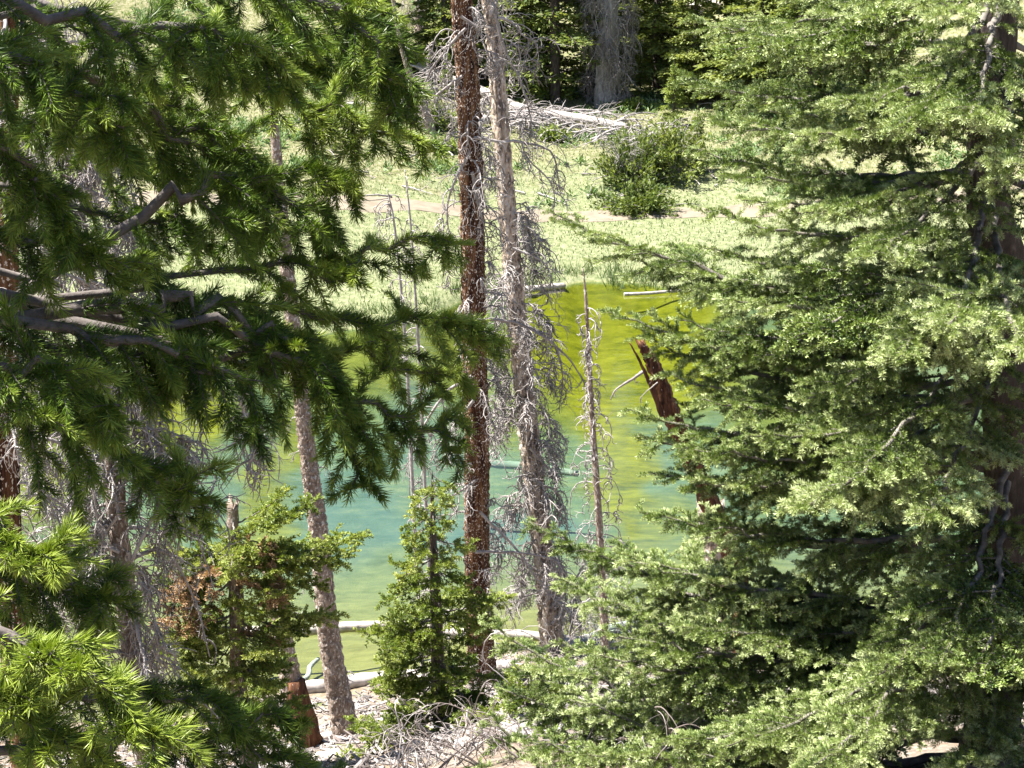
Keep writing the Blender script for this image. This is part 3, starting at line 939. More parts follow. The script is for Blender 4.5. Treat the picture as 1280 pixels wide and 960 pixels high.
def scatter_dead(root, P, r, n, zlo, zhi, Lr=(0.25, 0.7), droop=0.7, **kw):
    for i in range(n):
        z = zlo + (zhi - zlo) * (i + rng.random()) / n
        j = int(np.argmin(np.abs(P[:, 2] - z)))
        az = rng.uniform(0, 2 * math.pi)
        dv = np.array([math.cos(az), math.sin(az), 0])
        L = rng.uniform(*Lr)
        a = P[j] + dv * r[j] * 0.7
        c = a + dv * L * 0.55 + np.array([0, 0, rng.uniform(-0.1, 0.35) * L])
        e = a + dv * L * rng.uniform(0.5, 0.9) + np.array([0, 0, -droop * L * rng.uniform(0.3, 1.3)])
        dead_branch(root, bez(a, c, e), 0.006 + 0.012 * L, tone=float(np.clip(rng.normal(0.12, 0.2), 0, 0.9)), **kw)


# tall red-brown trunk (its bark still on)
D = 23.4
TB = base_at(604, D)
t_red = thing("dead_tree", TB, "tall straight dead tree with dark red brown bark and pale flecks", "dead tree", "dead trees by the pond")
pts = [(604, 930), (600, 800), (596, 690), (596, 560), (592, 400), (590, 250), (584, 100), (577, 0), (566, -180), (548, -520)]
g, P, r = trunk_mesh([TB - [0, 0, 0.2]] + [at(x, y, D) for x, y in pts[1:]], [0.19, 0.165, 0.155, 0.15, 0.145, 0.14, 0.135, 0.13, 0.115, 0.05], 30, 320, 0.06, 0.06)
g.build("trunk", M_BARK_RED, t_red, True)
for line in ([(583, 35), (560, 62), (538, 90), (527, 120), (530, 150)], [(578, 95), (545, 120), (560, 110)], [(592, 172), (625, 178), (650, 180), (660, 200), (690, 230), (693, 255)],
             [(592, 400), (640, 405), (690, 435), (728, 480), (742, 525)], [(600, 640), (640, 680), (680, 735), (712, 765)], [(594, 690), (640, 690), (690, 700), (712, 722)],
             [(588, 190), (570, 225), (560, 265), (565, 300)], [(590, 215), (600, 260), (612, 300)], [(576, 20), (600, 40), (620, 90)], [(590, 470), (550, 500), (520, 560), (512, 620)],
             [(592, 500), (560, 540), (540, 570)], [(596, 600), (560, 620), (520, 600)], [(598, 830), (560, 850), (520, 880)], [(600, 850), (640, 870), (655, 930)]):
    dead_branch(t_red, [at(x, y, D - 0.25 + 0.05 * i) for i, (x, y) in enumerate(line)], 0.022, 16, (0.15, 0.5), 3.2, 1.2, float(rng.uniform(0, 0.5)), 4)
scatter_dead(t_red, P, r, 84, 0.9, 11.6, (0.25, 0.65), 0.8, n_twig=10, tw=(0.1, 0.32))

# second trunk: grey tan, peeling, more branches
D = 24.9
TB = base_at(694, D)
t_tan = thing("dead_tree", TB, "peeling tan dead tree with many curly bare twigs, right of the red brown trunk", "dead tree", "dead trees by the pond")
pts = [(694, 812), (684, 730), (668, 600), (657, 500), (645, 380), (636, 280), (628, 180), (619, 60), (612, 0), (600, -200), (588, -460)]
g, P, r = trunk_mesh([TB - [0, 0, 0.2]] + [at(x, y, D) for x, y in pts[1:]], [0.175, 0.15, 0.14, 0.135, 0.125, 0.115, 0.108, 0.10, 0.095, 0.08, 0.03], 28, 320, 0.085, 0.05)
g.build("trunk", M_BARK_TAN, t_tan, True)
for line in ([(618, 15), (632, 60), (650, 100), (664, 140), (668, 165)], [(622, 22), (640, 28), (654, 45), (672, 52)], [(640, 175), (690, 190), (700, 240)], [(650, 400), (690, 425), (705, 470), (700, 520)],
             [(640, 310), (680, 330), (700, 372)], [(662, 560), (690, 590), (705, 640)], [(668, 600), (700, 620), (712, 680)], [(660, 540), (625, 520), (600, 530)], [(684, 720), (640, 690), (615, 690)],
             [(690, 780), (725, 740), (750, 720)], [(688, 760), (720, 720), (735, 690)], [(686, 735), (655, 745), (630, 740)]):
    dead_branch(t_tan, [at(x, y, D - 0.25 + 0.05 * i) for i, (x, y) in enumerate(line)], 0.022, 18, (0.15, 0.55), 3.2, 1.2, float(rng.uniform(0, 0.4)), 4)
scatter_dead(t_tan, P, r, 58, 0.5, 6.2, (0.3, 0.75), 0.9, n_twig=24, tw=(0.12, 0.42), tr_=0.007)
scatter_dead(t_tan, P, r, 26, 6.2, 11.0, (0.3, 0.75), 0.8, n_twig=11, tw=(0.12, 0.38), tr_=0.007)

# bare sapling with hooped twigs
D = 22.0
TB = base_at(760, D)
sap = thing("dead_sapling", TB, "thin bare sapling with hoop shaped grey twigs, right of the peeling tan trunk", "dead sapling", "bare saplings")
pts = [(760, 930), (756, 800), (748, 640), (740, 520), (735, 420), (732, 370), (729, 335)]
g, P, r = trunk_mesh([TB - [0, 0, 0.15]] + [at(x, y, D) for x, y in pts[1:]], [0.056, 0.05, 0.043, 0.036, 0.026, 0.018, 0.006], 9, 110, 0.11, tone=0.25)
g.build("trunk", M_BARK_GREY, sap, True)
for i in range(58):
    z = 3.0 + (P[-1, 2] - 3.4) * (i / 58.0) - 1.6 * (1 - i / 58.0)
    j = int(np.argmin(np.abs(P[:, 2] - z)))
    s = 1 if i % 2 else -1
    az = rng.uniform(-1.5, 1.5) + (0 if s > 0 else math.pi)
    dv = np.array([math.cos(az), math.sin(az), 0])
    f = 1 - i / 58.0
    rad = (rng.uniform(0.05, 0.16) + 0.16 * f ** 0.7) * rng.uniform(0.45, 1.25)
    th = np.linspace(0, rng.uniform(1.3, 4.9), 14)
    pth = P[j] + np.outer(np.sin(th) * rad * 1.1 + 0.12 * rad * th, dv) + np.outer((np.cos(th) - 1) * rad * 1.25 + 0.35 * rad * np.sin(th), UP)
    dead_branch(sap, pth, rng.uniform(0.005, 0.009), 8, (0.05, 0.22), 4.0, 1.0, float(np.clip(rng.normal(0.0, 0.15), 0, 0.8)), 1, 0.0055)

# scaly trunk at the left of the open water
D = 20.2
TB = base_at(426, D)
t_scal = thing("dead_tree", TB, "bare scaly grey brown trunk standing at the water left of the young fir", "dead tree", "dead trees by the pond")
pts = [(426, 925), (412, 800), (400, 680), (388, 590), (378, 510), (370, 440), (358, 330), (348, 220), (338, 100)]
g, P, r = trunk_mesh([TB - [0, 0, 0.15]] + [at(x, y, D) for x, y in pts[1:]], [0.155, 0.12, 0.105, 0.095, 0.085, 0.08, 0.075, 0.06, 0.03], 26, 300, 0.085, 0.02)
g.build("trunk", M_BARK_GREY, t_scal, True)
scatter_dead(t_scal, P, r, 16, 2.2, 7.5, (0.12, 0.3), 0.8, n_twig=5, tw=(0.06, 0.16), tr_=0.0024)

# leaning scaly stub beside it
D = 19.6
TB = base_at(374, D)
t_stub = thing("snag", TB, "leaning broken grey stub with an orange foot behind the half dead fir", "snag", "broken snags")
g, P, r = trunk_mesh([TB - [0, 0, 0.15], at(366, 860, D), at(352, 790, D), at(340, 715, D)], [0.14, 0.12, 0.105, 0.09], 16, 50, 0.07, 0.03, jag=0.15)
g.build("trunk", M_BARK_GREY, t_stub, True)
g, _, _ = trunk_mesh([TB + [-0.02, -0.05, -0.15], TB + [-0.03, -0.06, 0.2], at(368, 850, D - 0.06)], [0.19, 0.165, 0.10], 14, 14, 0.08)
g.build("rotten_foot", M_REDWOOD, t_stub, True)

# big tangle of a dead tree behind the spruce, far left
D = 13.0
TB = base_at(172, D)
t_tang = thing("dead_tree", TB, "dead tree of tangled drooping grey branches behind the near left spruce", "dead tree", "dead trees by the pond")
g, P, r = trunk_mesh([TB - [0, 0, 0.2], at(168, 830, D), at(152, 700, D), at(138, 560, D), at(118, 400, D), at(92, 250, D), at(66, 110, D), at(40, -60, D)], [0.085, 0.08, 0.075, 0.07, 0.065, 0.055, 0.045, 0.03], 12, 90, 0.07)
g.build("trunk", M_BARK_GREY, t_tang, True)
for line in ([(120, 380), (170, 400), (205, 470), (200, 560), (235, 620)], [(110, 330), (190, 380), (190, 500), (180, 590)], [(95, 230), (150, 260), (160, 330)], [(80, 190), (110, 200), (150, 230), (165, 265)],
             [(70, 140), (40, 180), (20, 250)], [(60, 100), (85, 110), (105, 160), (100, 210)], [(140, 560), (100, 600), (80, 680)], [(150, 640), (120, 680), (60, 700), (30, 640)], [(150, 690), (90, 660), (40, 600)],
             [(155, 720), (110, 760), (140, 820), (165, 850)], [(160, 690), (190, 760), (212, 830)], [(145, 560), (185, 580), (215, 545), (240, 560)], [(130, 480), (170, 500), (210, 560), (205, 600)],
             [(150, 650), (135, 600), (100, 590)], [(100, 300), (60, 340), (20, 360), (-20, 420)], [(135, 520), (80, 540), (30, 560)], [(90, 240), (30, 230), (-10, 290)], [(165, 700), (200, 640), (240, 635), (270, 640)],
             [(120, 400), (60, 420), (40, 470)], [(160, 760), (110, 720), (60, 740)], [(300, 500), (318, 540), (312, 575)], [(110, 350), (230, 400), (300, 460), (312, 540)]):
    dead_branch(t_tang, [at(x, y, D - 0.35 + 0.08 * i) for i, (x, y) in enumerate(line)], 0.014, 34, (0.12, 0.5), 2.6, 2.2, float(rng.uniform(0, 0.25)), 4, 0.006)
    if line[0][0] < 250 and len([c for c in t_tang.children]) < 27:
        dx, dy = rng.uniform(-35, 20), rng.uniform(20, 90)
        dead_branch(t_tang, [at(x + dx, y + dy, D - 0.2 + 0.1 * i) for i, (x, y) in enumerate(line)], 0.010, 30, (0.12, 0.5), 2.6, 2.2, float(rng.uniform(0, 0.25)), 4, 0.0055)
scatter_dead(t_tang, P, r, 64, 4.3, 9.6, (0.35, 1.0), 0.9, n_twig=16, tw=(0.12, 0.36), curl=2.6, grav=2.0, tr_=0.0045)

# brown trunk at the picture's left edge
D = 11.5
TB = base_at(8, D)
t_edge = thing("dead_tree", TB, "brown dead trunk at the far left edge half hidden by spruce boughs", "dead tree", "dead trees by the pond")
g, P, r = trunk_mesh([TB - [0, 0, 0.2], at(10, 700, D), at(6, 400, D), at(8, 150, D), at(10, -200, D)], [0.10, 0.095, 0.085, 0.075, 0.05], 14, 60, 0.05)
g.build("trunk", M_BARK_RED, t_edge, True)
scatter_dead(t_edge, P, r, 64, 5.8, 9.6, (0.35, 1.0), 0.8, n_twig=15, tw=(0.12, 0.34), curl=2.6, grav=2.0, tr_=0.004)

# thin bare saplings by the red-brown trunk
for D, pts, lab in ((22.3, [(528, 930), (520, 700), (508, 450), (494, 290), (484, 236)], "thin bare sapling with a bent tip against the dirt track, leftmost of the slim ones"),
                    (22.8, [(548, 930), (536, 700), (524, 450), (514, 290), (506, 212)], "thin straight bare sapling between the bent tipped sapling and the red brown trunk")):
    TB = base_at(pts[0][0], D)
    s_ = thing("dead_sapling", TB, lab, "dead sapling", "bare saplings")
    g, P, r = trunk_mesh([TB - [0, 0, 0.15]] + [at(x, y, D) for x, y in pts[1:]], [0.028, 0.024, 0.02, 0.014, 0.005], 8, 70, 0.06)
    g.build("trunk", M_DEAD, s_, True)
    for i in range(34):
        j = rng.integers(12, 68)
        az = rng.uniform(0, 6.28)
        dv = np.array([math.cos(az), math.sin(az), 0])
        rad = rng.uniform(0.06, 0.2)
        th = np.linspace(0, rng.uniform(1.6, 3.6), 12)
        pth = P[j] + np.outer(np.sin(th) * rad * 1.1 + 0.1 * rad * th, dv) + np.outer((np.cos(th) - 1) * rad * 1.3 + 0.3 * rad * np.sin(th), UP)
        dead_branch(s_, pth, 0.008, 4, (0.05, 0.18), 3.5, 1.2, float(np.clip(rng.normal(0.05, 0.15), 0, 0.8)), 1, 0.005)

# leaning red snag with a fork
D = 20.5
TB = base_at(945, D)
sn = thing("snag", TB, "leaning split snag of raw red brown wood rising out of the fir boughs", "snag", "broken snags")
g, P, r = trunk_mesh([TB - [0, 0, 0.15], at(922, 720, D), at(876, 605, D), at(840, 520, D), at(819, 462, D), at(803, 432, D)], [0.10, 0.095, 0.09, 0.085, 0.07, 0.04], 14, 80, 0.12, 0.2, jag=0.12)
g.build("trunk", M_REDWOOD, sn, True)
dead_branch(sn, [at(828, 520, D - 0.1), at(812, 480, D - 0.12), at(803, 462, D - 0.12), at(794, 445, D - 0.12), at(786, 430, D - 0.12)], 0.03, 0, tone=0.6, mat=M_REDWOOD)
dead_branch(sn, [at(805, 464, D - 0.1), at(790, 474, D - 0.15), at(770, 488, D - 0.2), at(764, 500, D - 0.2)], 0.022, 2, (0.08, 0.2), tone=0.55)
dead_branch(sn, [at(822, 478, D - 0.15), at(812, 486, D - 0.2), at(801, 496, D - 0.2), at(799, 508, D - 0.2)], 0.008, 1, (0.05, 0.1), tone=0.3)

D = 21.0
TB = base_at(905, D)
st = thing("stump", TB, "broken stump of grey and orange wood showing between fir boughs over the water", "stump", "broken snags")
g, P, r = trunk_mesh([TB - [0, 0, 0.15], at(900, 740, D), at(895, 690, D), at(889, 645, D)], [0.17, 0.13, 0.135, 0.15], 14, 40, 0.08, 0.12, jag=0.22)
g.build("trunk", M_BARK_TAN, st, True)
dead_branch(st, [at(930, 672, D - 0.3), at(905, 655, D - 0.3), at(880, 655, D - 0.3), at(868, 660, D - 0.3), at(860, 682, D - 0.3)], 0.012, 3, (0.08, 0.2))

D = 18.8
TB = base_at(846, D)
st = thing("stump", TB, "pale pinkish stump low under the fir boughs by the lower edge", "stump", "broken snags")
g, P, r = trunk_mesh([TB - [0, 0, 0.2], TB + [0, 0, 0.25], at(838, 910, D)], [0.15, 0.13, 0.11], 14, 30, 0.08, 0.08, jag=0.15)
g.build("trunk", M_LOG, st, True)


# ------------------------------------------------------------------ logs, rocks and litter
def log(name, a, b, r0, r1, label, group, mat=None, stubs=4, k=12):
    a, b = np.array(a, float), np.array(b, float)
    L = np.linalg.norm(b - a)
    m = (a + b) / 2
    root = thing(name, m, label, "log", group)
    side = nrm(np.cross(b - a, UP)) * L * 0.02
    g, P, r = trunk_mesh([a, a * 0.7 + b * 0.3 + side, a * 0.35 + b * 0.65 - side, b], [r0, (r0 + r1) / 2, (r0 + r1) / 2, r1], k, 36, 0.05, 0.04, jag=r1 * 0.8)
    # near end cap
    g.add(np.vstack([g.v[0][:k], a[None]]), None, np.stack([(np.arange(k) + 1) % k, np.arange(k), np.full(k, k)], -1))
    g.build("trunk", mat or M_LOG, root, True)
    for i in range(stubs):
        j = int(rng.integers(4, 32))
        dv = nrm(rng.standard_normal(3) + [0, 0, 0.7])
        p = P[j] + dv * r[j] * 0.6
        dead_branch(root, [p, p + dv * L * 0.06, p + dv * L * 0.12 + [0, 0, -0.02 * L]], max(0.004, r[j] * 0.16), 2, (0.05 * L, 0.12 * L), name="branch")
    return root


def gp(px, py, dz=0.0):
    p = on_ground(px, py)
    p[2] += dz
    return p


def wp(px, py, dz=0.0):
    d = ray(px, py)
    k = (CAM_Z - dz) / -d[2]
    return np.array([d[0] * k, d[1] * k, dz])


log("log", wp(300, 790, 0.02), wp(520, 782, 0.03), 0.085, 0.07, "white bleached log floating in the shallows behind the scaly trunk", "logs along the near shore", stubs=2)
log("log", wp(520, 786, 0.03), wp(720, 800, 0.02), 0.08, 0.06, "white bleached log at the waterline behind the young fir", "logs along the near shore", stubs=3)
log("log", gp(350, 866, 0.05), gp(525, 850, 0.06), 0.10, 0.085, "long pale log lying along the shore beside the scaly trunk", "logs along the near shore", stubs=2)
log("log", gp(376, 862, 0.1), gp(398, 842, 0.22), 0.04, 0.03, "short white stick of driftwood left of the scaly trunk", "logs along the near shore", stubs=0)
log("log", gp(520, 858, 0.06), gp(640, 838, 0.06), 0.11, 0.09, "pale shore log behind the young fir trunk", "logs along the near shore", stubs=3)
log("log", gp(395, 930, 0.06), gp(500, 905, 0.08), 0.06, 0.04, "thin grey log on the bank below the scaly trunk", "logs along the near shore", stubs=3)
log("log", gp(480, 905, 0.08), gp(530, 845, 0.10), 0.06, 0.05, "white slanting log on the bank left of the young fir", "logs along the near shore", stubs=1)
log("log", gp(700, 812, 0.05), gp(800, 782, 0.05), 0.09, 0.06, "grey log at the water's edge right of the tan trunk", "logs along the near shore", stubs=5)
log("log", gp(620, 935, 0.06), gp(720, 870, 0.08), 0.07, 0.05, "weathered log on the bank under the fir boughs", "logs along the near shore", stubs=4)
log("log", wp(560, 572, -0.35), wp(720, 592, -0.3), 0.10, 0.06, "pale sunken log under the clear water in the pond's middle", "sunken logs", mat=M_SUNK, stubs=0)
log("log", wp(655, 362, 0.03), wp(705, 357, 0.05), 0.10, 0.08, "small white log at the far waterline", "logs on the far shore", stubs=1)
log("log", wp(780, 368, 0.03), wp(880, 362, 0.06), 0.05, 0.04, "grey log at the far waterline near the fir", "logs on the far shore", stubs=2)
log("log", gp(640, 142, 0.25), gp(782, 166, 0.22), 0.22, 0.13, "thick white fallen trunk on the far bank below the grey snag", "fallen trunks on the far bank", stubs=9)
log("log", gp(525, 92, 0.3), gp(640, 140, 0.3), 0.2, 0.15, "white fallen trunk on the far bank behind the red brown trunk", "fallen trunks on the far bank", stubs=6)
log("log", gp(540, 160, 0.2), gp(690, 152, 0.2), 0.2, 0.14, "grey fallen trunk with bare limbs on the far bank", "fallen trunks on the far bank", stubs=9)
log("log", gp(400, 140, 0.15), gp(450, 136, 0.15), 0.14, 0.12, "short pale log in the grass of the far bank behind the spruce tips", "fallen trunks on the far bank", stubs=2)
log("log", gp(690, 100, 0.2), gp(735, 92, 0.3), 0.14, 0.1, "pale log in the shade of the far firs left of the grey snag", "fallen trunks on the far bank", stubs=2)

# brush of bare limbs round the fallen trunks
br = thing("brushwood", gp(700, 160), "heap of thin bare bleached limbs along the fallen white trunk", "brushwood", "brushwood")
for i in range(74):
    px = rng.uniform(590, 815)
    a = gp(px, 150 + (px - 640) * 0.12 + rng.uniform(-10, 22), 0.15)
    az = rng.uniform(-0.7, 0.7) + (0 if rng.random() < 0.7 else math.pi)
    L = rng.uniform(0.8, 2.6)
    e = a + np.array([math.cos(az) * L, math.sin(az) * L * 0.5, 0])
    e[2] = height(e[0], e[1]) + 0.1
    dead_branch(br, bez(a, (a + e) / 2 + [0, 0, rng.uniform(0.2, 0.9)], e), rng.uniform(0.025, 0.07), 6, (0.3, 0.9), 1.2, 0.6, float(rng.uniform(0, 0.3)), 1, 0.013)
br = thing("brushwood", gp(575, 150), "heap of grey bare limbs on the far bank left of the tan trunk", "brushwood", "brushwood")
for i in range(34):
    px = rng.uniform(525, 640)
    a = gp(px, rng.uniform(118, 165), 0.15)
    az = rng.uniform(-0.7, 0.7) + (0 if rng.random() < 0.5 else math.pi)
    L = rng.uniform(0.8, 2.4)
    e = a + np.array([math.cos(az) * L, math.sin(az) * L * 0.5, 0])
    e[2] = height(e[0], e[1]) + 0.1
    dead_branch(br, bez(a, (a + e) / 2 + [0, 0, rng.uniform(0.2, 1.0)], e), 0.03, 6, (0.3, 0.9), 1.4, 0.6, 0.2, 1, 0.012)
for lab, (x0, x1, y0, y1), n in (("tangle of grey dead sticks on the bank behind the young fir", (560, 660, 840, 965), 36), ("tangle of pale dead sticks by the water right of the tan trunk", (695, 800, 740, 830), 40),
                                 ("grey sticks heaped below the young fir at the lower edge", (470, 560, 930, 985), 18), ("dead sticks lying under the fir boughs by the lower edge", (700, 860, 880, 970), 20)):
    br = thing("brushwood", gp((x0 + x1) / 2, (y0 + y1) / 2), lab, "brushwood", "brushwood")
    for i in range(n):
        a = gp(rng.uniform(x0, x1), rng.uniform(y0, y1), 0.02)
        az = rng.uniform(0, 6.28)
        L = rng.uniform(0.2, 0.55)
        e = a + np.array([math.cos(az) * L, math.sin(az) * L, 0])
        e[2] = height(e[0], e[1]) + rng.uniform(0, 0.5)
        dead_branch(br, bez(a, (a + e) / 2 + [0, 0, rng.uniform(0.02, 0.12)], e), 0.008, 6, (0.1, 0.35), 2.5, 0.8, float(rng.choice([0.1, 0.35, 0.6, 0.9])), 2, 0.0035)


br = thing("brushwood", gp(840, 175), "bleached limbs strewn over the far slope between the dirt track and the forest edge", "brushwood", "brushwood")
for i in range(60):
    a = gp(rng.uniform(400, 900), rng.uniform(112, 255), 0.06)
    az = rng.uniform(0, 6.28)
    L = rng.uniform(0.4, 1.8)
    e = a + np.array([math.cos(az) * L, math.sin(az) * L, 0])
    e[2] = height(e[0], e[1]) + 0.06
    dead_branch(br, bez(a, (a + e) / 2 + [0, 0, rng.uniform(0.0, 0.25)], e), rng.uniform(0.015, 0.045), 4, (0.15, 0.5), 1.2, 0.6, float(rng.uniform(0, 0.4)), 1, 0.01)


def rock(p, s, label, group):
    import bmesh
    bm = bmesh.new()
    bmesh.ops.create_icosphere(bm, subdivisions=3, radius=1.0)
    ph = rng.uniform(0, 6, 6)
    sc = np.array([rng.uniform(0.8, 1.4), rng.uniform(0.7, 1.2), rng.uniform(0.45, 0.75)]) * s
    for v in bm.verts:
        c = np.array(v.co)
        f = 1 + 0.18 * math.sin(3 * c[0] + ph[0]) + 0.15 * math.sin(4 * c[1] + ph[1]) + 0.12 * math.sin(5 * c[2] + 3 * c[0] + ph[2]) + rng.normal(0, 0.025)
        v.co = Vector(c * f * sc)
    me = bpy.data.meshes.new("rock")
    bm.to_mesh(me)
    bm.free()
    me.materials.append(M_STONE)
    o = bpy.data.objects.new("rock", me)
    S.collection.objects.link(o)
    o.location = [float(x) for x in p]
    o.rotation_euler = (rng.uniform(-0.3, 0.3), rng.uniform(-0.3, 0.3), rng.uniform(0, 6))
    return tag(o, label, "rock", group)


for px, py, s, lab in ((390, 905, 0.10, "pale rock at the foot of the scaly trunk on its left"), (452, 915, 0.09, "pale rock right of the scaly trunk's foot"), (470, 940, 0.13, "whitish rock on the bank below the slanting log"),
                       (520, 940, 0.12, "pale rock left of the young fir's foot"), (410, 950, 0.12, "pale rock at the lower edge below the scaly trunk"), (640, 900, 0.14, "pale rock under the fir boughs right of the red brown trunk"),
                       (590, 935, 0.12, "grey rock right of the young fir's foot"), (680, 850, 0.13, "pale rock at the foot of the tan trunk"), (1150, 130, 0.8, "large pale boulder on the slope seen through the right fir"), (880, 12, 0.7, "pinkish boulder on the far hillside at the upper edge")):
    rock(gp(px, py, 0.0), s, lab, "rocks")

# small litter on the near bank: chips and pebbles nobody could count
n = 26000
x, y = rng.uniform(-7, 7, n), rng.uniform(14, 25.5, n)
z = height(x, y)
k_ = z > 0.02
p = np.stack([x, y, z + 0.01], -1)[k_]
n = len(p)
d = nrm(np.stack([rng.normal(0, 1, n), rng.normal(0, 1, n), rng.normal(0, 0.25, n)], -1))
Lg = rng.uniform(0.03, 0.14, n) * rng.choice([0.5, 1.0, 2.0], n)
Q = np.stack([p, p + d * Lg[:, None] * 0.5, p + d * Lg[:, None]], 1)
g = Geo()
tubes(g, Q, np.outer(rng.uniform(0.004, 0.018, n), [1, 1, 0.8]), 4, rng.uniform(0, 1, n) ** 2)
tag(g.build("litter", M_DEAD), "chips, sticks and bark litter strewn over the near bank", "litter", kind="stuff")
gn = 7000
grass_field("grass", gn, -7, 8, 15, 25, 0.04, 0.16, 0.008, lambda x, y: np.clip(rng.normal(0.4, 0.2, len(x)), 0, 1), lambda x, y: (height(x, y) > 0.06) & (vnoise(x, y, 0.6) > 0.15))["label"] = "sparse green grass tufts on the near bank"


# ------------------------------------------------------------------ far bank trees and shrubs
def far_crown(H, Rb, n, seed_tone=0.4, low=0.06, gap=0.25):
    """Layered drooping sprays for a fir seen from afar: leaf clumps on whorled limbs."""
    g = Geo()
    nb = int(H * 17)
    zz = H * (low + (0.99 - low) * np.sort(rng.random(nb)) ** 0.95)
    az = rng.uniform(0, 2 * math.pi, nb)
    L = Rb * (1 - zz / H) ** 0.75 * rng.uniform(0.45, 1.12, nb) + 0.15
    s = np.stack([np.zeros(nb), np.zeros(nb), zz], -1)
    d = np.stack([np.cos(az), np.sin(az), rng.normal(0.05, 0.15, nb)], -1)
    P = grow(s, d, L, 8, 0.6, 0.05, None, 0.5)
    cnt = np.maximum(3, (n * L / L.sum()).astype(int))
    m = np.repeat(np.arange(nb), cnt)
    t = rng.uniform(gap, 1, len(m)) ** 0.8
    p, T = pick(P, m, t)
    h = nrm(np.cross(T, UP))
    off = rng.normal(0, 1, len(m)) * (0.10 + 0.26 * L[m] * (1 - 0.75 * t))
    p = p + h * off[:, None] + UP * (rng.normal(0, 0.05, len(m)) - 0.12 * np.abs(off))[:, None]
    dd = nrm(T * 0.7 + h * np.sign(off)[:, None] * 0.7 + rng.standard_normal((len(m), 3)) * 0.3)
    tone = np.clip(seed_tone + rng.normal(0, 0.12, nb)[m] + 0.25 * (t - 0.6) + rng.normal(0, 0.1, len(m)), 0, 1)
    needles_flat(g, p, dd, rng.uniform(0.12, 0.30, len(m)), 0.10, tone)
    gb = Geo()
    tubes(gb, P, np.outer(0.012 + 0.008 * L, np.linspace(1, 0.3, 8)), 4)
    return g, gb


def join(a, b):
    for v_, q_, t_ in zip(b.v, b.q, b.t):
        a.add(v_, q_, t_)


variants = []
for H, Rb, tn in ((10, 2.3, 0.40), (12, 2.6, 0.30), (8, 2.1, 0.5)):
    g, gb = far_crown(H, Rb, 15000, tn)
    gt, _, _ = trunk_mesh([np.array([0, 0, -0.4]), np.array([0.05, 0, H * 0.4]), np.array([0, 0, H])], [0.22, 0.15, 0.02], 9, 24, 0.05)
    join(gt, gb)
    variants.append((gt.mesh("trunk", M_BARK_DARK, True), g.mesh("crown", M_FARFIR)))


g, gb = far_crown(8, 2.1, 9000, 0.5)
gt, _, _ = trunk_mesh([np.array([0, 0, -0.4]), np.array([0.05, 0, 3.2]), np.array([0, 0, 8])], [0.2, 0.14, 0.02], 9, 24, 0.05)
join(gt, gb)
variants.append((gt.mesh("trunk", M_BARK_DARK, True), g.mesh("crown", M_YOUNG)))


def far_fir(px, depth, var, sc, label, group="firs beyond the meadow", wide=1.0):
    b = gp(px, -depth) if depth < 0 else base_at(px, depth)
    root = thing("fir_tree", b, label, "tree", group)
    root.rotation_euler = (0, 0, rng.uniform(0, 6.28))
    root.scale = (sc * wide, sc * wide, sc)
    for me, nm in zip(variants[var], ("trunk", "crown")):
        o = bpy.data.objects.new(nm, me)
        S.collection.objects.link(o)
        o.parent = root
    return root


far_fir(694, -126, 1, 1.0, "dark fir with low boughs on the far bank left of the grey snag", wide=1.15)
far_fir(650, -112, 0, 1.0, "fir behind the tan trunk in the far tree line")
far_fir(822, -112, 0, 0.95, "fir on the far bank right of the grey snag", wide=1.1)
far_fir(740, -98, 1, 1.0, "tall fir directly behind the grey snag")
far_fir(603, -96, 2, 1.0, "light green fir behind the red brown trunk in the far tree line")
far_fir(556, -92, 0, 0.8, "fir left of the red brown trunk in the far tree line")
far_fir(470, -78, 2, 0.75, "small yellowish fir in the far meadow behind the hanging spruce tip")
far_fir(430, -60, 1, 0.9, "fir in the far tree line behind the near spruce")
for i, (px, dp, v, sc) in enumerate(((380, 100, 0, 1.0), (320, 92, 1, 0.9), (260, 88, 0, 0.9), (190, 92, 1, 1.0), (120, 86, 0, 0.9), (40, 90, 1, 1.0), (-40, 92, 0, 1.0))):
    far_fir(px, dp, v, sc, "dark fir of the far tree line glimpsed through the near left spruce", "firs glimpsed through the spruce")
far_fir(868, -128, 2, 0.8, "small fir at the right edge of the open far slope, beyond the dirt track")
far_fir(905, -112, 0, 0.9, "fir on the far bank just left of the near right fir's upper boughs")
far_fir(790, -70, 2, 1.0, "light green fir on the far slope between the grey snag and the pale flecked trunk")
far_fir(950, -135, 0, 0.9, "fir of the far slope seen between the near right fir's upper left boughs", wide=1.2)
for i, (px, dp, v, sc) in enumerate(((1010, -150, 1, 0.9), (1080, -140, 0, 1.0), (900, 93, 2, 1.0), (960, 86, 0, 0.8), (1010, 92, 1, 0.9), (1075, 98, 0, 1.0), (1130, 104, 1, 1.0), (1210, 96, 0, 1.0), (1290, 92, 1, 1.0))):
    far_fir(px, dp, v, sc, "fir of the far tree line glimpsed through the right fir's boughs", "firs glimpsed through the right fir")
for i, px in enumerate(range(300, 1100, 62)):
    far_fir(px + rng.uniform(-20, 20), rng.uniform(112, 140), int(rng.integers(0, 3)), rng.uniform(0.8, 1.2), "fir on the upper far hillside behind the front row of firs", "firs on the far hillside")

for px, py, sc in ((455, 104, 0.30), (505, 88, 0.26), (560, 122, 0.22), (575, 98, 0.32), (640, 122, 0.24), (668, 132, 0.18), (800, 122, 0.24), (842, 158, 0.30), (870, 215, 0.26), (858, 130, 0.34), (420, 190, 0.16), (470, 165, 0.2)):
    far_fir(px, -py, 3, sc, "small sunlit young fir scattered on the far slope above the dirt track", "saplings of the far slope")

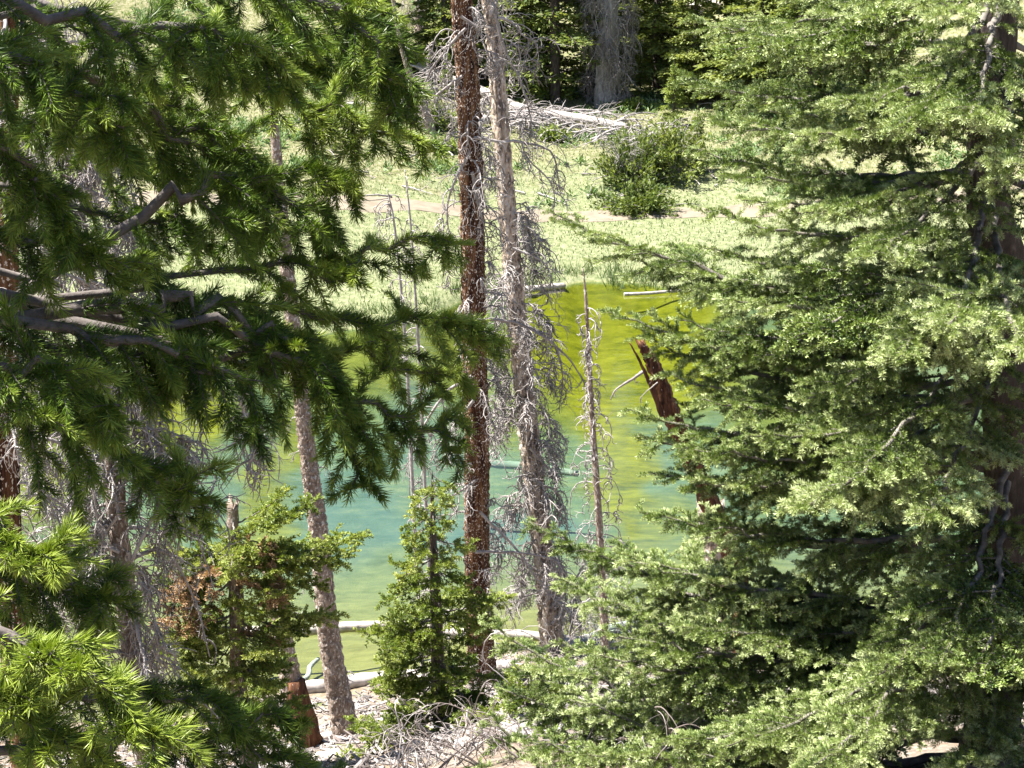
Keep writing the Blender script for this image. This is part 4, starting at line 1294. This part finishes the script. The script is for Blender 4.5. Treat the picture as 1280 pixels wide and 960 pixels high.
# shrubs of the far bank
def shrub(px, py, w, h, n, tone, label, mat=None, dead=0):
    b = gp(px, py)
    root = thing("shrub", b, label, "shrub", "shrubs on the far bank")
    g, gs = Geo(), Geo()
    ns = 60
    az, el = rng.uniform(0, 6.28, ns), rng.uniform(0.15, 1.4, ns)
    d = np.stack([np.cos(az) * np.cos(el) * w, np.sin(az) * np.cos(el) * w, np.sin(el) * h], -1)
    ln = np.linalg.norm(d, axis=1) * rng.uniform(0.6, 1.05, ns)
    P = grow(np.repeat((b + [0, 0, -0.05])[None], ns, 0) + rng.normal(0, 0.15, (ns, 3)) * [w, w, 0], d, ln, 8, 0.4, 0.08)
    tubes(gs, P, np.outer(np.full(ns, 0.022), np.linspace(1, 0.3, 8)), 4)
    p, T, m, t = along(P, ln, n / ln.sum(), 0.3)
    p = p + rng.normal(0, 0.10, p.shape)
    dd = needle_dirs(T, 0.8, 0.2, 0.4)
    needles_flat(g, p, dd, rng.uniform(0.10, 0.22, len(p)), 0.07, np.clip(tone + rng.normal(0, 0.12, ns)[m] + rng.normal(0, 0.1, len(p)), 0, 1))
    gs.build("stems", M_DEAD, root, True)
    g.build("foliage", mat or M_FARFIR, root)
    for i in range(dead):
        az = rng.uniform(0, 6.28)
        e = b + np.array([math.cos(az) * w * 0.7, math.sin(az) * w * 0.7, h * rng.uniform(0.5, 1.1)])
        dead_branch(root, bez(b, (b + e) / 2 + [0, 0, 0.3], e), 0.02, 8, (0.2, 0.5), 2, 0.4, 0, 2, 0.009, name="dead_branch")


shrub(800, 262, 1.5, 1.1, 6200, 0.22, "low dark green conifer shrub beside the dirt track", dead=0)
shrub(788, 232, 1.6, 1.9, 5600, 0.26, "dark shrub full of dead grey twigs above the dirt track", dead=26)
shrub(838, 225, 1.5, 2.3, 6200, 0.38, "upright green conifer shrub right of the twiggy dark shrub", dead=3)
shrub(545, 160, 0.8, 1.1, 2500, 0.35, "small dark shrub at the foot of the leaning dead tree on the far bank", dead=3)
shrub(440, 108, 1.6, 1.2, 5000, 0.5, "bright green bush in the far meadow left of the leaning dead tree", mat=M_YOUNG)
shrub(415, 150, 1.4, 0.7, 4000, 0.5, "low bright green bush on the far bank behind the spruce tips", mat=M_YOUNG)
shrub(690, 122, 1.0, 0.5, 2500, 0.5, "low green bush in front of the far dark fir", mat=M_YOUNG)
shrub(790, 135, 1.2, 0.45, 2500, 0.5, "low green bush right of the grey snag's foot", mat=M_YOUNG)
shrub(560, 190, 0.6, 0.5, 1500, 0.5, "small bluish green plant on the far bank left of the red brown trunk", mat=M_YOUNG)
shrub(690, 175, 0.6, 0.5, 1500, 0.5, "small bluish green plant in front of the fallen white trunk", mat=M_YOUNG)

# thick grey snag shrouded in dead twigs on the far bank
b = gp(760, 132)
M_SNAG = mat_bark('grey_snag_wood', [(0.3, (0.10, 0.09, 0.085)), (0.5, (0.26, 0.24, 0.23)), (0.7, (0.46, 0.44, 0.43))], 9, (1, 1, 0.2))
sn = thing("snag", b, "thick grey dead snag shrouded in fine bare twigs on the far bank", "snag", "snags on the far bank")
g, P, r = trunk_mesh([b - [0, 0, 0.3], b + [-0.05, 0, 1.5], b + [0.0, 0.1, 5], b + [0.1, 0, 9]], [0.62, 0.46, 0.36, 0.2], 18, 60, 0.05, 0.10)
g.build("trunk", M_SNAG, sn, True)
for i in range(95):
    z = 0.9 + 7.2 * (i / 95)
    j = int(np.argmin(np.abs(P[:, 2] - b[2] - z)))
    az = rng.uniform(0, 6.28)
    dv = np.array([math.cos(az), math.sin(az), 0])
    wv = 0.30 + 0.35 * min(1.0, z / 2.6)
    a = P[j] + dv * r[j] * 0.8
    e = P[j] + dv * (r[j] + wv * rng.uniform(0.3, 0.9)) + np.array([0, 0, -rng.uniform(0.8, 1.9)])
    e[2] = max(e[2], b[2] + 0.1)
    dead_branch(sn, bez(a, P[j] + dv * (r[j] + wv * 1.5) + [0, 0, 0.1], e), 0.02, 14, (0.3, 0.9), 1.6, 1.2, float(rng.uniform(0.0, 0.45)), 3, 0.012)
b = gp(742, 118)
sn = thing("snag", b, "dark bare trunk close behind the thick grey snag on its left", "snag", "snags on the far bank")
g, P, r = trunk_mesh([b - [0, 0, 0.3], b + [0.05, 0, 2], b + [0.0, 0, 6.5]], [0.36, 0.28, 0.14], 12, 40, 0.05)
g.build("trunk", M_BARK_DARK, sn, True)
scatter_dead(sn, P, r, 14, b[2] + 0.8, b[2] + 5, (0.5, 1.1), 0.7, n_twig=4, tw=(0.2, 0.5), tr_=0.009)
b = gp(846, 78)
sn = thing("snag", b, "dark bare trunk with pale flecks on the far slope right of the grey snag", "snag", "snags on the far bank")
g, P, r = trunk_mesh([b - [0, 0, 0.3], b + [0, 0, 2.5], b + [-0.1, 0, 7]], [0.24, 0.2, 0.1], 12, 40, 0.07)
g.build("trunk", M_BARK_GREY, sn, True)
scatter_dead(sn, P, r, 16, b[2] + 0.6, b[2] + 6, (0.4, 0.9), 0.7, n_twig=4, tw=(0.2, 0.5), tr_=0.008)
b = gp(541, 166)
sn = thing("snag", b, "thin grey dead tree leaning left on the far bank", "snag", "snags on the far bank")
D = b[1]
g, P, r = trunk_mesh([b - [0, 0, 0.2], at(528, 128, D), at(512, 92, D), at(498, 40, D), at(488, -20, D)], [0.20, 0.15, 0.12, 0.09, 0.05], 12, 44, 0.06)
g.build("trunk", M_BARK_GREY, sn, True)
for line in ([(520, 108), (506, 122), (498, 140)], [(526, 120), (545, 110), (552, 130)], [(510, 80), (530, 90), (545, 125), (548, 150)], [(532, 140), (518, 130), (505, 142)]):
    dead_branch(sn, [at(x, y, D) for x, y in line], 0.045, 10, (0.3, 0.9), 1.6, 0.8, 0.1, 2, 0.012)
b = gp(527, 60)
sn = thing("snag", b, "short twiggy grey snag at the upper edge left of the red brown trunk", "snag", "snags on the far bank")
g, P, r = trunk_mesh([b - [0, 0, 0.3], b + [0, 0, 2.5], b + [0.1, 0, 6]], [0.3, 0.24, 0.1], 12, 40, 0.07)
g.build("trunk", M_BARK_GREY, sn, True)
scatter_dead(sn, P, r, 46, b[2] + 0.8, b[2] + 5.5, (0.7, 1.3), 1.0, n_twig=7, tw=(0.3, 0.7), tr_=0.010)
